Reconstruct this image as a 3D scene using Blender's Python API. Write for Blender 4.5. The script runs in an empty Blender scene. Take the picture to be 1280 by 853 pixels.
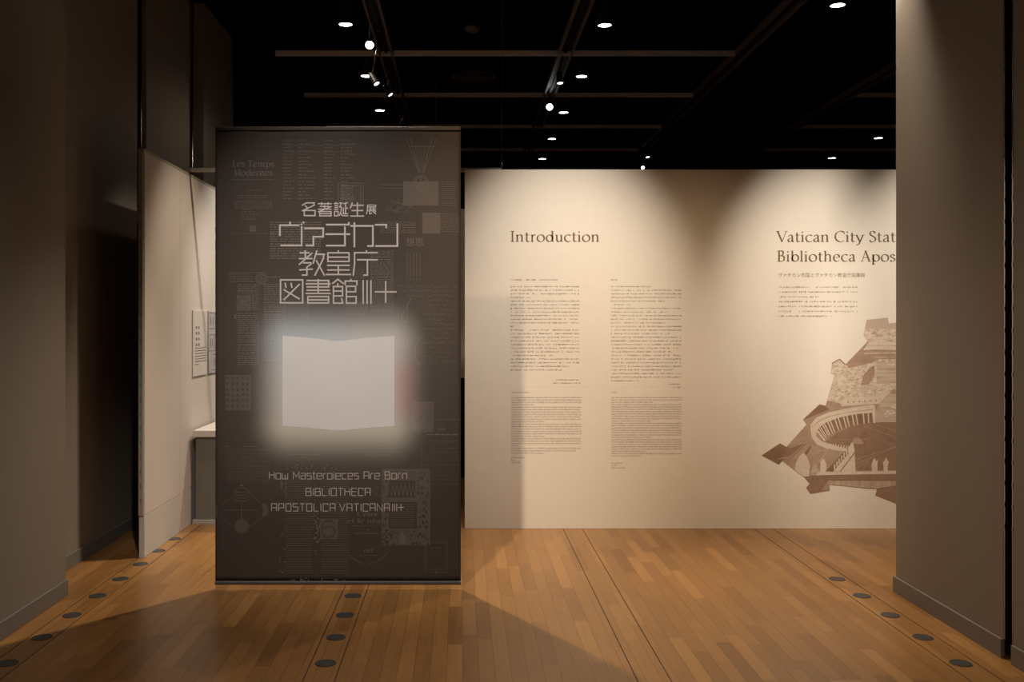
import bpy, bmesh, math, random
from mathutils import Vector, Matrix
from mathutils.geometry import tessellate_polygon

SC = bpy.context.scene
COL = SC.collection
F, CX, CY, EYE = 1215.0, 578.0, 405.0, 1.54      # focal length (px), principal point, eye height

# ------------------------------------------------------------------ camera
cam = bpy.data.cameras.new('camera')
cam.sensor_width = 36.0
cam.lens = F / 1280 * 36
cam.shift_x = (640 - CX) / 1280
cam.shift_y = -(426.5 - CY) / 1280
cam.clip_end = 100
co = bpy.data.objects.new('camera', cam)
COL.objects.link(co)
co.location = (0, 0, EYE)
co.rotation_euler = (math.pi / 2, 0, 0)
SC.camera = co

# ------------------------------------------------------------------ world and view
SC.view_settings.view_transform = 'Standard'
SC.view_settings.look = 'None'
SC.view_settings.exposure = 0.0
SC.view_settings.gamma = 1.0
SC.view_settings.use_curve_mapping = False
w = bpy.data.worlds.new('world')
SC.world = w
w.use_nodes = True
w.node_tree.nodes['Background'].inputs[0].default_value = (1.0, 0.80, 0.60, 1)
w.node_tree.nodes['Background'].inputs[1].default_value = 0.085

# ------------------------------------------------------------------ lamps
WARM = (1.0, 0.83, 0.62)


def spot(name, loc, aim, power, half, blend=0.6, radius=0.03, color=WARM):
    l = bpy.data.lights.new(name, 'SPOT')
    l.energy = power
    l.color = color
    l.spot_size = math.radians(2 * half)
    l.spot_blend = blend
    l.shadow_soft_size = radius
    o = bpy.data.objects.new(name, l)
    COL.objects.link(o)
    o.location = loc
    d = Vector(aim) - Vector(loc)
    o.rotation_euler = d.to_track_quat('-Z', 'Y').to_euler()
    return o


PALE = (1.0, 0.93, 0.82)
spot('wall_wash_light', (0.84, 5.2, 4.15), (0.74, 7.3, 1.66), 500, 22, 1.0, 0.05, PALE)
spot('wall_wash_light', (2.40, 5.25, 4.15), (2.78, 7.3, 1.60), 540, 20, 1.0, 0.05, PALE)
spot('wall_wash_light', (3.85, 5.3, 4.15), (3.68, 7.3, 1.62), 600, 21.5, 1.0, 0.05, PALE)
spot('wall_flood_light', (-0.77, 2.95, 4.2), (1.9, 7.3, 0.5), 580, 21, 1.0, 0.05, (1.0, 0.74, 0.46))
spot('floor_light', (-0.60, 6.71, 4.2), (-0.64, 5.4, 0), 420, 36, 0.8, 0.03)
spot('floor_light', (0.85, 6.75, 4.2), (1.0, 5.2, 0), 100, 36, 0.6, 0.03)
spot('floor_light', (2.0, 5.4, 4.2), (1.5, 5.2, 0), 60, 33, 1.0, 0.05)
spot('front_downlight', (-1.07, 3.53, 4.2), (-1.07, 4.3, 0), 95, 38, 1.0, 0.25)
spot('front_downlight', (1.32, 3.53, 4.2), (1.1, 4.3, 0), 125, 38, 1.0, 0.25)
spot('partition_fill', (-0.30, 6.95, 4.2), (-2.09, 7.4, 1.0), 230, 25, 0.8, 0.04)  # added fill spot, brightens the partition that the floor lamp's cone misses
spot('banner_light', (-0.77, 2.9, 4.2), (-0.72, 5.67, 1.36), 530, 21.5, 1.0, 0.04, PALE)
spot('case_light', (-0.9, 8.7, 4.1), (-2.05, 8.1, 0.9), 330, 26, 0.9, 0.04, (1.0, 0.92, 0.80))
spot('rear_light', (-1.07, 8.93, 4.2), (-1.07, 8.93, 0), 14, 75, 0.5, 0.05)
spot('rear_light', (1.32, 10.8, 4.2), (1.32, 10.8, 0), 40, 75, 0.5, 0.05)
spot('edge_light', (2.34, 5.62, 4.3), (2.47, 5.60, 2.0), 300, 24, 1.0, 0.04)


# ------------------------------------------------------------------ materials
def new_mat(name):
    m = bpy.data.materials.new(name)
    m.use_nodes = True
    nt = m.node_tree
    return m, nt, nt.nodes['Principled BSDF']


def mat(name, color, rough=0.6, metal=0.0, noise=0.0, scale=30.0, bump=0.0, spec=0.5, stretch=(1, 1, 1)):
    m, nt, b = new_mat(name)
    b.inputs['Roughness'].default_value = rough
    b.inputs['Metallic'].default_value = metal
    b.inputs['Specular IOR Level'].default_value = spec
    tc = nt.nodes.new('ShaderNodeTexCoord')
    mp = nt.nodes.new('ShaderNodeMapping')
    mp.inputs['Scale'].default_value = stretch
    nt.links.new(tc.outputs['Object'], mp.inputs[0])
    n = nt.nodes.new('ShaderNodeTexNoise')
    n.inputs['Scale'].default_value = scale
    n.inputs['Detail'].default_value = 4
    nt.links.new(mp.outputs[0], n.inputs['Vector'])
    r = nt.nodes.new('ShaderNodeMapRange')
    r.inputs['From Min'].default_value = 0.25
    r.inputs['From Max'].default_value = 0.75
    r.inputs['To Min'].default_value = 1 - noise
    r.inputs['To Max'].default_value = 1 + noise
    nt.links.new(n.outputs[0], r.inputs[0])
    mx = nt.nodes.new('ShaderNodeVectorMath')
    mx.operation = 'SCALE'
    mx.inputs[0].default_value = color[:3]
    nt.links.new(r.outputs[0], mx.inputs['Scale'])
    nt.links.new(mx.outputs[0], b.inputs['Base Color'])
    if bump:
        bp = nt.nodes.new('ShaderNodeBump')
        bp.inputs['Strength'].default_value = bump
        bp.inputs['Distance'].default_value = 0.002
        nt.links.new(n.outputs[0], bp.inputs['Height'])
        nt.links.new(bp.outputs[0], b.inputs['Normal'])
    return m


def emit(name, color, strength):
    m, nt, b = new_mat(name)
    b.inputs['Base Color'].default_value = (0.8, 0.8, 0.8, 1)
    b.inputs['Emission Color'].default_value = (*color, 1)
    b.inputs['Emission Strength'].default_value = strength
    return m


M = {}
M['wall_cloth'] = mat('grey_wall_cloth', (0.27, 0.235, 0.205), 0.8, 0, 0.04, 220, 0.25)
M['black_wall'] = mat('black_paint', (0.004, 0.0035, 0.0035), 0.8, spec=0.1)
M['ceiling'] = mat('ceiling_black_paint', (0.003, 0.0028, 0.0028), 0.9, spec=0.05)
M['cream'] = mat('cream_wall_paper', (0.70, 0.615, 0.515), 0.75, 0, 0.012, 14, spec=0.2)
M['seam'] = mat('cream_seam', (0.66, 0.575, 0.475), 0.8, spec=0.2)
M['white'] = mat('warm_white_panel', (0.62, 0.56, 0.51), 0.7, 0, 0.015, 10, spec=0.2)
M['kick'] = mat('grey_white_panel', (0.56, 0.52, 0.48), 0.7, 0, 0.02, 10, spec=0.2)
M['rail'] = mat('grey_beige_rail', (0.36, 0.32, 0.28), 0.6)
M['slot'] = mat('post_slot', (0.17, 0.15, 0.13), 0.7)
M['skirting'] = mat('grey_skirting', (0.20, 0.188, 0.18), 0.5, 0, 0.04, 40)
M['plinth'] = mat('grey_plinth', (0.155, 0.14, 0.122), 0.7, 0, 0.02, 20)
M['steel'] = mat('brushed_steel', (0.30, 0.28, 0.26), 0.22, 1.0)
M['dark_metal'] = mat('dark_metal', (0.02, 0.02, 0.02), 0.5, 0.0)
M['beam'] = mat('grey_ceiling_beam', (0.62, 0.53, 0.50), 0.6)
M['track'] = mat('brown_grey_track', (0.16, 0.13, 0.11), 0.5)
M['disc'] = mat('dark_grey_disc', (0.045, 0.045, 0.047), 0.42, 0.0, 0.15, 60, spec=0.4)
M['gap'] = mat('dark_floor_gap', (0.02, 0.012, 0.008), 0.8)
M['letter'] = mat('brown_lettering', (0.155, 0.103, 0.066), 0.7, spec=0.2)
M['body_text'] = mat('brown_small_text', (0.27, 0.19, 0.125), 0.7, spec=0.2)
M['body_text_en'] = mat('brown_small_latin_text', (0.30, 0.215, 0.15), 0.7, spec=0.2)
M['lamp'] = emit('lamp_glow', (1.0, 0.93, 0.82), 12)
M['lamp_spot'] = emit('spot_lamp_glow', (1.0, 0.96, 0.92), 14)
M['blue_led'] = emit('blue_led', (0.15, 0.5, 1.0), 2)
M['card'] = mat('white_card', (0.62, 0.585, 0.54), 0.6, spec=0.2)
M['card_violet'] = mat('pale_violet_card', (0.47, 0.43, 0.45), 0.6, spec=0.2)
M['card_ink'] = mat('grey_card_print', (0.16, 0.135, 0.13), 0.7)
M['cap_dark'] = mat('dark_display_block', (0.09, 0.085, 0.08), 0.5)


def wood_mat():
    m, nt, b = new_mat('oak_strip_floor')
    N, L = nt.nodes.new, nt.links.new

    def math_(op, a, bb=None, c=None):
        n = N('ShaderNodeMath')
        n.operation = op
        for i, v in enumerate((a, bb, c)):
            if v is None:
                continue
            if isinstance(v, (int, float)):
                n.inputs[i].default_value = v
            else:
                L(v, n.inputs[i])
        return n.outputs[0]
    tc = N('ShaderNodeTexCoord')
    sp = N('ShaderNodeSeparateXYZ')
    L(tc.outputs['Object'], sp.inputs[0])
    xs = math_('DIVIDE', sp.outputs[0], 0.072)
    row = math_('FLOOR', xs)
    fx = math_('SUBTRACT', xs, row)
    wn = N('ShaderNodeTexWhiteNoise')
    wn.noise_dimensions = '1D'
    L(row, wn.inputs['W'])
    ys = math_('ADD', math_('DIVIDE', sp.outputs[1], 0.62), math_('MULTIPLY', wn.outputs[0], 9.0))
    pl = math_('FLOOR', ys)
    fy = math_('SUBTRACT', ys, pl)
    cb = N('ShaderNodeCombineXYZ')
    L(row, cb.inputs[0])
    L(pl, cb.inputs[1])
    wn2 = N('ShaderNodeTexWhiteNoise')
    wn2.noise_dimensions = '2D'
    L(cb.outputs[0], wn2.inputs['Vector'])
    ramp = N('ShaderNodeValToRGB')
    e = ramp.color_ramp.elements
    e[0].position = 0.0
    e[0].color = (0.222, 0.103, 0.031, 1)
    e[1].position = 1.0
    e[1].color = (0.375, 0.190, 0.063, 1)
    k = e.new(0.2)
    k.color = (0.278, 0.135, 0.043, 1)
    k = e.new(0.75)
    k.color = (0.312, 0.153, 0.050, 1)
    L(wn2.outputs[0], ramp.inputs[0])
    # grain
    mp = N('ShaderNodeMapping')
    mp.inputs['Scale'].default_value = (70, 3.5, 1)
    L(tc.outputs['Object'], mp.inputs[0])
    add = N('ShaderNodeVectorMath')
    add.operation = 'ADD'
    L(mp.outputs[0], add.inputs[0])
    L(wn2.outputs['Color'], add.inputs[1])
    gn = N('ShaderNodeTexNoise')
    gn.inputs['Scale'].default_value = 1.0
    gn.inputs['Detail'].default_value = 5
    L(add.outputs[0], gn.inputs['Vector'])
    g = N('ShaderNodeMapRange')
    g.inputs['From Min'].default_value = 0.3
    g.inputs['From Max'].default_value = 0.7
    g.inputs['To Min'].default_value = 0.88
    g.inputs['To Max'].default_value = 1.1
    L(gn.outputs[0], g.inputs[0])
    # joints
    ex = math_('MINIMUM', fx, math_('SUBTRACT', 1.0, fx))
    ey = math_('MINIMUM', fy, math_('SUBTRACT', 1.0, fy))
    jx = N('ShaderNodeMapRange')
    jx.inputs['From Max'].default_value = 0.028
    jx.inputs['To Min'].default_value = 0.38
    L(ex, jx.inputs[0])
    jy = N('ShaderNodeMapRange')
    jy.inputs['From Max'].default_value = 0.0035
    jy.inputs['To Min'].default_value = 0.45
    L(ey, jy.inputs[0])
    tot = math_('MULTIPLY', math_('MULTIPLY', jx.outputs[0], jy.outputs[0]), g.outputs[0])
    sc = N('ShaderNodeVectorMath')
    sc.operation = 'SCALE'
    L(ramp.outputs[0], sc.inputs[0])
    L(tot, sc.inputs['Scale'])
    L(sc.outputs[0], b.inputs['Base Color'])
    rr = N('ShaderNodeMapRange')
    rr.inputs['To Min'].default_value = 0.26
    rr.inputs['To Max'].default_value = 0.4
    L(gn.outputs[0], rr.inputs[0])
    L(rr.outputs[0], b.inputs['Roughness'])
    b.inputs['Specular IOR Level'].default_value = 0.35
    bp = N('ShaderNodeBump')
    bp.inputs['Strength'].default_value = 0.25
    bp.inputs['Distance'].default_value = 0.001
    L(tot, bp.inputs['Height'])
    L(bp.outputs[0], b.inputs['Normal'])
    return m


M['wood'] = wood_mat()

# the banner's own printed artwork: brown ground with a soft coloured halo printed round a blank book
BY = 5.635                              # distance of the banner
BK = BY / F                             # metres per photo pixel on its plane
BX0 = (422.5 - CX) * BK                 # its middle


def banner_mat(name, gain):
    m, nt, b = new_mat(name)
    N, L = nt.nodes.new, nt.links.new

    def math_(op, a, bb=None):
        n = N('ShaderNodeMath')
        n.operation = op
        for i, v in enumerate((a, bb)):
            if v is None:
                continue
            if isinstance(v, (int, float)):
                n.inputs[i].default_value = v
            else:
                L(v, n.inputs[i])
        return n.outputs[0]

    def smooth(v, a, bb, t0, t1):
        n = N('ShaderNodeMapRange')
        n.interpolation_type = 'SMOOTHSTEP'
        n.inputs['From Min'].default_value = a
        n.inputs['From Max'].default_value = bb
        n.inputs['To Min'].default_value = t0
        n.inputs['To Max'].default_value = t1
        L(v, n.inputs[0])
        return n.outputs[0]

    def mix(f, a, c):
        n = N('ShaderNodeMix')
        n.data_type = 'RGBA'
        L(f, n.inputs[0])
        for s, v in ((6, a), (7, c)):
            if isinstance(v, tuple):
                n.inputs[s].default_value = (*v, 1)
            else:
                L(v, n.inputs[s])
        return n.outputs[2]
    tc = N('ShaderNodeTexCoord')
    sp = N('ShaderNodeSeparateXYZ')
    L(tc.outputs['Object'], sp.inputs[0])
    bx = (423 - 422.5) * BK
    bz = EYE - (479 - CY) * BK
    dx = math_('SUBTRACT', sp.outputs[0], bx)
    dz = math_('SUBTRACT', sp.outputs[2], bz)
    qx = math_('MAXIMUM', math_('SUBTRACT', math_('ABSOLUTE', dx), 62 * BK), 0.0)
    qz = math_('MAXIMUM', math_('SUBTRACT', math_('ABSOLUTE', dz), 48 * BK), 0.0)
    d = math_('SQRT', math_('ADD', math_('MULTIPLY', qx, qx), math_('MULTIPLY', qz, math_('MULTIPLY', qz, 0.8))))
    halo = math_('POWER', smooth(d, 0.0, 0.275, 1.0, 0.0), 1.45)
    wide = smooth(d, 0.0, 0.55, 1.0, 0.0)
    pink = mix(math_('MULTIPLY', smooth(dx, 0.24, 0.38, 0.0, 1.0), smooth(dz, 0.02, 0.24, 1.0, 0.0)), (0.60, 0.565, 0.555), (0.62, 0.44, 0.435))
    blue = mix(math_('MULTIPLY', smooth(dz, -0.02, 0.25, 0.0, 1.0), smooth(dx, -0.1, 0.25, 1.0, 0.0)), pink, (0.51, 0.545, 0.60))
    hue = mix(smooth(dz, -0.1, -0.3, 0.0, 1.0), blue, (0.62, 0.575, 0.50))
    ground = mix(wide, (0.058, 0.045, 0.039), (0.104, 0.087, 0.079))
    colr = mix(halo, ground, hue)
    sc = N('ShaderNodeVectorMath')          # the pale ink lifts the ground by the same amount everywhere
    sc.operation = 'ADD'
    L(colr, sc.inputs[0])
    sc.inputs[1].default_value = (gain, gain * 0.84, gain * 0.75)
    L(sc.outputs[0], b.inputs['Base Color'])
    b.inputs['Roughness'].default_value = 0.75
    b.inputs['Specular IOR Level'].default_value = 0.2
    return m


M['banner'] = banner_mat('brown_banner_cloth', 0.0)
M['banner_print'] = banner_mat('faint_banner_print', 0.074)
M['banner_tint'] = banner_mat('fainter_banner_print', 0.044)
M['title'] = mat('pale_title_print', (0.50, 0.44, 0.43), 0.7, spec=0.2)
M['book'] = mat('blank_book_print', (0.72, 0.685, 0.70), 0.7, 0, 0.03, 3, spec=0.2)
M['pocket'] = mat('banner_bottom_pocket', (0.085, 0.082, 0.088), 0.4)
M['topbar'] = mat('banner_top_hem', (0.05, 0.030, 0.022), 0.6)


def speckle(name, c1, c2, scale, stretch=(1, 1, 1)):
    m, nt, b = new_mat(name)
    N, L = nt.nodes.new, nt.links.new
    tc = N('ShaderNodeTexCoord')
    mp = N('ShaderNodeMapping')
    mp.inputs['Scale'].default_value = stretch
    L(tc.outputs['Object'], mp.inputs[0])
    v = N('ShaderNodeTexVoronoi')
    v.distance = 'MANHATTAN'
    v.inputs['Scale'].default_value = scale
    L(mp.outputs[0], v.inputs['Vector'])
    s = N('ShaderNodeSeparateColor')
    L(v.outputs['Color'], s.inputs[0])
    n = N('ShaderNodeTexNoise')
    n.inputs['Scale'].default_value = scale * 0.3
    L(mp.outputs[0], n.inputs['Vector'])
    a = N('ShaderNodeMath')
    a.operation = 'MULTIPLY_ADD'
    L(s.outputs[0], a.inputs[0])
    a.inputs[1].default_value = 0.7
    L(n.outputs[0], a.inputs[2])
    r = N('ShaderNodeMapRange')
    r.inputs['From Min'].default_value = 0.3
    r.inputs['From Max'].default_value = 1.25
    L(a.outputs[0], r.inputs[0])
    mx = N('ShaderNodeMix')
    mx.data_type = 'RGBA'
    L(r.outputs[0], mx.inputs[0])
    mx.inputs[6].default_value = (*c1, 1)
    mx.inputs[7].default_value = (*c2, 1)
    L(mx.outputs[2], b.inputs['Base Color'])
    b.inputs['Roughness'].default_value = 0.75
    b.inputs['Specular IOR Level'].default_value = 0.2
    return m


MUR = [speckle('mural_brown', (0.315, 0.205, 0.138), (0.39, 0.265, 0.185), 35),
       speckle('mural_sky', (0.44, 0.325, 0.245), (0.46, 0.34, 0.26), 8),
       speckle('mural_town', (0.36, 0.25, 0.175), (0.64, 0.52, 0.40), 60, (1, 1, 1.6)),
       speckle('mural_trees', (0.29, 0.172, 0.112), (0.37, 0.24, 0.165), 16, (1, 1, 3)),
       speckle('mural_pale_stone', (0.53, 0.415, 0.31), (0.61, 0.49, 0.375), 60),
       speckle('mural_dark_square', (0.235, 0.135, 0.086), (0.285, 0.17, 0.112), 25),
       speckle('mural_shadow', (0.20, 0.112, 0.069), (0.25, 0.145, 0.092), 25),
       speckle('mural_striped_stone', (0.36, 0.245, 0.165), (0.46, 0.34, 0.245), 70, (1, 1, 0.05)),
       speckle('mural_terraces', (0.36, 0.245, 0.17), (0.52, 0.40, 0.30), 40, (0.15, 1, 1.8))]


# ------------------------------------------------------------------ mesh helpers
class MB:
    def __init__(self):
        self.v, self.f, self.m = [], [], []

    def poly(self, pts, mi=0):
        i = len(self.v)
        self.v += [tuple(p) for p in pts]
        self.f.append(tuple(range(i, i + len(pts))))
        self.m.append(mi)

    def concave(self, pts, mi=0):
        i = len(self.v)
        self.v += [tuple(p) for p in pts]
        for t in tessellate_polygon([[Vector(p) for p in pts]]):
            self.f.append(tuple(i + k for k in t))
            self.m.append(mi)

    def box(self, x0, x1, y0, y1, z0, z1, mi=0):
        i = len(self.v)
        self.v += [(x, y, z) for x in (x0, x1) for y in (y0, y1) for z in (z0, z1)]
        for q in ((0, 1, 3, 2), (4, 6, 7, 5), (0, 4, 5, 1), (2, 3, 7, 6), (0, 2, 6, 4), (1, 5, 7, 3)):
            self.f.append(tuple(i + k for k in q))
            self.m.append(mi)

    def tube(self, a, b, r0, r1=None, n=16, mi=0, caps=True):
        r1 = r0 if r1 is None else r1
        a, b = Vector(a), Vector(b)
        d = (b - a).normalized()
        u = d.orthogonal().normalized()
        w_ = d.cross(u)
        i = len(self.v)
        for p, r in ((a, r0), (b, r1)):
            for k in range(n):
                t = 2 * math.pi * k / n
                self.v.append(tuple(p + u * (r * math.cos(t)) + w_ * (r * math.sin(t))))
        for k in range(n):
            j = (k + 1) % n
            self.f.append((i + k, i + j, i + n + j, i + n + k))
            self.m.append(mi)
        if caps:
            self.f.append(tuple(i + k for k in reversed(range(n))))
            self.f.append(tuple(i + n + k for k in range(n)))
            self.m += [mi, mi]

    def lathe(self, prof, n=24, origin=(0, 0, 0), axis=None, mi=0):
        """profile of (radius, height) along the axis"""
        ax = Vector(axis or (0, 0, 1)).normalized()
        u = ax.orthogonal().normalized()
        w_ = ax.cross(u)
        o = Vector(origin)
        i = len(self.v)
        for r, h in prof:
            for k in range(n):
                t = 2 * math.pi * k / n
                self.v.append(tuple(o + ax * h + u * (r * math.cos(t)) + w_ * (r * math.sin(t))))
        for a in range(len(prof) - 1):
            for k in range(n):
                j = (k + 1) % n
                self.f.append((i + a * n + k, i + a * n + j, i + (a + 1) * n + j, i + (a + 1) * n + k))
                self.m.append(mi)

    def build(self, name, mats, parent=None, bevel=0.0, smooth=False):
        me = bpy.data.meshes.new(name)
        me.from_pydata(self.v, [], self.f)
        for m in (mats if isinstance(mats, list) else [mats]):
            me.materials.append(m)
        me.polygons.foreach_set('material_index', self.m)
        if smooth:
            me.polygons.foreach_set('use_smooth', [True] * len(me.polygons))
        bm = bmesh.new()
        bm.from_mesh(me)
        bmesh.ops.recalc_face_normals(bm, faces=bm.faces)
        bm.to_mesh(me)
        bm.free()
        o = bpy.data.objects.new(name, me)
        COL.objects.link(o)
        if parent:
            o.parent = parent
        if bevel:
            b = o.modifiers.new('bevel', 'BEVEL')
            b.width = bevel
            b.segments = 2
            b.limit_method = 'ANGLE'
        return o


def tag(o, label, cat, group=None):
    o['label'] = label
    o['category'] = cat
    if group:
        o['group'] = group
    return o


def thing(name, loc, label, cat, group=None):
    o = bpy.data.objects.new(name, None)
    o.empty_display_size = 0.1
    COL.objects.link(o)
    o.location = loc
    return tag(o, label, cat, group)


def structure(o):
    o['kind'] = 'structure'
    return o


def sbox(name, m, x0, x1, y0, y1, z0, z1, bevel=0.0):
    b = MB()
    b.box(x0, x1, y0, y1, z0, z1)
    return structure(b.build(name, m, None, bevel))


def copy_tree(o, parent=None):
    c = o.copy()
    COL.objects.link(c)
    if parent:
        c.parent = parent
    for ch in list(o.children):
        copy_tree(ch, c)
    return c


# ------------------------------------------------------------------ lettering
def catmull(pts, n=7):
    if len(pts) < 3:
        return pts
    P = [pts[0]] + list(pts) + [pts[-1]]
    out = []
    for i in range(1, len(P) - 2):
        p0, p1, p2, p3 = P[i - 1], P[i], P[i + 1], P[i + 2]
        for k in range(n):
            t = k / n
            out.append(tuple(0.5 * (2 * p1[c] + (p2[c] - p0[c]) * t + (2 * p0[c] - 5 * p1[c] + 4 * p2[c] - p3[c]) * t * t
                                    + (3 * p1[c] - p0[c] - 3 * p2[c] + p3[c]) * t ** 3) for c in (0, 1)))
    out.append(pts[-1])
    return out


def ring(cx, cy, rx, ry, a0=0, a1=360, n=28):
    return [(cx + rx * math.cos(math.radians(a0 + (a1 - a0) * k / n)), cy + ry * math.sin(math.radians(a0 + (a1 - a0) * k / n)))
            for k in range(n + 1)]


def ribbon(pts, wfun):
    """2-D outline quads of a stroked polyline; wfun(direction angle) -> full width"""
    out = []
    n = len(pts)
    closed = n > 2 and math.dist(pts[0], pts[-1]) < 1e-6
    L, R = [], []
    for i, p in enumerate(pts):
        if closed:
            a, c = pts[(i - 1) % (n - 1)], pts[(i + 1) % (n - 1)]
        else:
            a, c = pts[max(i - 1, 0)], pts[min(i + 1, n - 1)]
        d1 = (p[0] - a[0], p[1] - a[1])
        d2 = (c[0] - p[0], c[1] - p[1])
        l1, l2 = math.hypot(*d1) or 1, math.hypot(*d2) or 1
        if math.hypot(*d1) < 1e-9:
            d1, l1 = d2, l2
        if math.hypot(*d2) < 1e-9:
            d2, l2 = d1, l1
        t = (d1[0] / l1 + d2[0] / l2, d1[1] / l1 + d2[1] / l2)
        lt = math.hypot(*t) or 1
        t = (t[0] / lt, t[1] / lt)
        cosh = max(0.45, abs(t[0] * d1[0] / l1 + t[1] * d1[1] / l1))
        hw = wfun(math.atan2(t[1], t[0])) / 2 / cosh
        nx, ny = -t[1] * hw, t[0] * hw
        L.append((p[0] + nx, p[1] + ny))
        R.append((p[0] - nx, p[1] - ny))
    for i in range(n - 1):
        out.append([L[i], L[i + 1], R[i + 1], R[i]])
    return out


def nib(thick, thin, ang=20):
    a = math.radians(ang)
    return lambda th: thin + (thick - thin) * abs(math.sin(th - a))


XH = 0.66
_stem = lambda x, y0, y1: ('l', [(x, y0), (x, y1)])
_f = lambda x0, x1, y: ('f', [(x0, y), (x1, y)])
_flag = lambda x, y: ('f', [(x - 0.12, y - 0.05), (x, y - 0.01)])
SERIF = {
    'I': (0.40, [_stem(.2, 0, 1), _f(.04, .36, .015), _f(.04, .36, .985)]),
    'n': (0.72, [_stem(.15, 0, .65), ('s', [(.15, .5), (.27, .62), (.42, .65), (.52, .57), (.55, .4)]), _stem(.55, .42, 0),
                 _f(.03, .27, .015), _f(.43, .67, .015), _flag(.15, XH)]),
    'm': (1.1, [_stem(.15, 0, .65), ('s', [(.15, .5), (.25, .62), (.38, .65), (.48, .57), (.5, .4)]), _stem(.5, .42, 0),
                ('s', [(.5, .5), (.62, .62), (.75, .65), (.85, .57), (.87, .4)]), _stem(.87, .42, 0),
                _f(.03, .27, .015), _f(.38, .62, .015), _f(.75, .99, .015), _flag(.15, XH)]),
    't': (0.44, [('s', [(.18, .85), (.18, .5), (.18, .15), (.24, .03), (.32, .01), (.42, .07)]), _f(.03, .4, .63)]),
    'r': (0.46, [_stem(.15, 0, .65), ('s', [(.15, .48), (.24, .6), (.33, .645), (.43, .6)]), _f(.03, .29, .015), _flag(.15, XH)]),
    'o': (0.72, [('s0', ring(.36, .325, .29, .325))]),
    'd': (0.74, [('s0', ring(.33, .32, .26, .315)), _stem(.57, .03, 1), _f(.45, .57, .97), _f(.57, .69, .015)]),
    'u': (0.70, [('s', [(.15, .64), (.15, .35), (.17, .12), (.28, .01), (.42, .04), (.53, .16)]), _stem(.53, .64, 0),
                 _f(.03, .15, .63), _f(.41, .53, .63), _f(.53, .65, .015)]),
    'c': (0.60, [('s0', ring(.36, .325, .29, .325, 48, 312, 20))]),
    'i': (0.32, [_stem(.15, 0, .65), _f(.03, .27, .015), _flag(.15, XH), ('d', [(.14, .9)])]),
    'V': (0.80, [('l', [(.06, 1), (.42, 0)]), ('t', [(.42, 0), (.76, 1)]), _f(-.05, .2, .985), _f(.64, .88, .985)]),
    'a': (0.58, [('s', [(.1, .5), (.18, .61), (.3, .645), (.4, .57), (.42, .42)]), ('l', [(.42, .42), (.42, .08), (.53, .01)]),
                 ('s', [(.42, .38), (.24, .33), (.1, .23), (.1, .08), (.21, .01), (.34, .05), (.42, .14)])]),
    'C': (0.86, [('s0', ring(.5, .5, .44, .5, 48, 310, 26)), ('t', [(.79, .87), (.8, .7)])]),
    'y': (0.66, [('l', [(.06, .64), (.33, .02)]), ('s', [(.6, .64), (.46, .3), (.34, .0), (.25, -.2), (.14, -.29), (.05, -.26)]),
                 _f(-.03, .17, .63), _f(.5, .7, .63)]),
    'S': (0.60, [('s', [(.5, .8), (.43, .94), (.28, .99), (.12, .91), (.1, .7), (.3, .53), (.48, .4), (.52, .18), (.38, .02), (.2, 0), (.05, .15)])]),
    'e': (0.63, [('t', [(.07, .37), (.54, .39)]), ('s', [(.54, .39), (.5, .57), (.33, .65), (.15, .56), (.07, .33), (.15, .1), (.34, .005), (.55, .1)])]),
    'B': (0.72, [_stem(.17, 0, 1), ('s', [(.17, .985), (.38, .985), (.51, .88), (.49, .65), (.34, .54), (.17, .53)]),
                 ('s', [(.17, .53), (.42, .53), (.59, .4), (.58, .15), (.44, .02), (.17, .015)]), _f(.03, .2, .015), _f(.03, .2, .985)]),
    'b': (0.72, [_stem(.15, .03, 1), ('s0', ring(.39, .32, .26, .315)), _f(.03, .15, .97)]),
    'l': (0.32, [_stem(.15, 0, 1), _f(.03, .27, .015), _f(.03, .15, .97)]),
    'h': (0.72, [_stem(.15, 0, 1), ('s', [(.15, .5), (.27, .62), (.42, .65), (.52, .57), (.55, .4)]), _stem(.55, .42, 0),
                 _f(.03, .27, .015), _f(.43, .67, .015), _f(.03, .15, .97)]),
    'A': (0.84, [('t', [(.1, 0), (.4, 1.02)]), ('l', [(.38, 1.02), (.72, 0)]), _f(.2, .58, .36), _f(-.02, .22, .015), _f(.58, .86, .015)]),
    'p': (0.72, [_stem(.15, -.3, .65), ('s0', ring(.39, .32, .26, .315)), _f(.03, .29, -.285), _flag(.15, XH)]),
    's': (0.47, [('s', [(.38, .52), (.3, .63), (.18, .645), (.08, .55), (.11, .42), (.25, .34), (.38, .24), (.39, .1), (.27, .01), (.14, .01), (.05, .13)])]),
    'L': (0.62, [_stem(.17, 0, 1), _f(.03, .55, .015), _f(.03, .31, .985), ('t', [(.55, 0), (.58, .2)])]),
    'T': (0.72, [_stem(.35, 0, 1), _f(.03, .67, .985), _f(.22, .48, .015), ('t', [(.03, 1), (.02, .8)]), ('t', [(.67, 1), (.68, .8)])]),
    'M': (0.96, [('t', [(.12, 0), (.12, 1)]), ('l', [(.12, 1), (.45, .06)]), ('t', [(.45, .06), (.8, 1)]), _stem(.8, 1, 0),
                 _f(0, .24, .015), _f(.66, .94, .015), _f(.0, .15, .985), _f(.78, .94, .985)]),
    "'": (0.22, [('l', [(.1, 1), (.08, .8)])]),
    'f': (0.40, [('s', [(.4, .93), (.3, 1.0), (.2, .93), (.17, .75), (.17, 0)]), _f(.03, .36, .63), _f(.05, .3, .015)]),
    ' ': (0.34, []),
}
SERIF['ê'] = (0.63, SERIF['e'][1] + [('t', [(.18, .76), (.33, .9)]), ('t', [(.33, .9), (.48, .76)])])
SERIF['é'] = (0.63, SERIF['e'][1] + [('l', [(.26, .74), (.42, .92)])])


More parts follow.
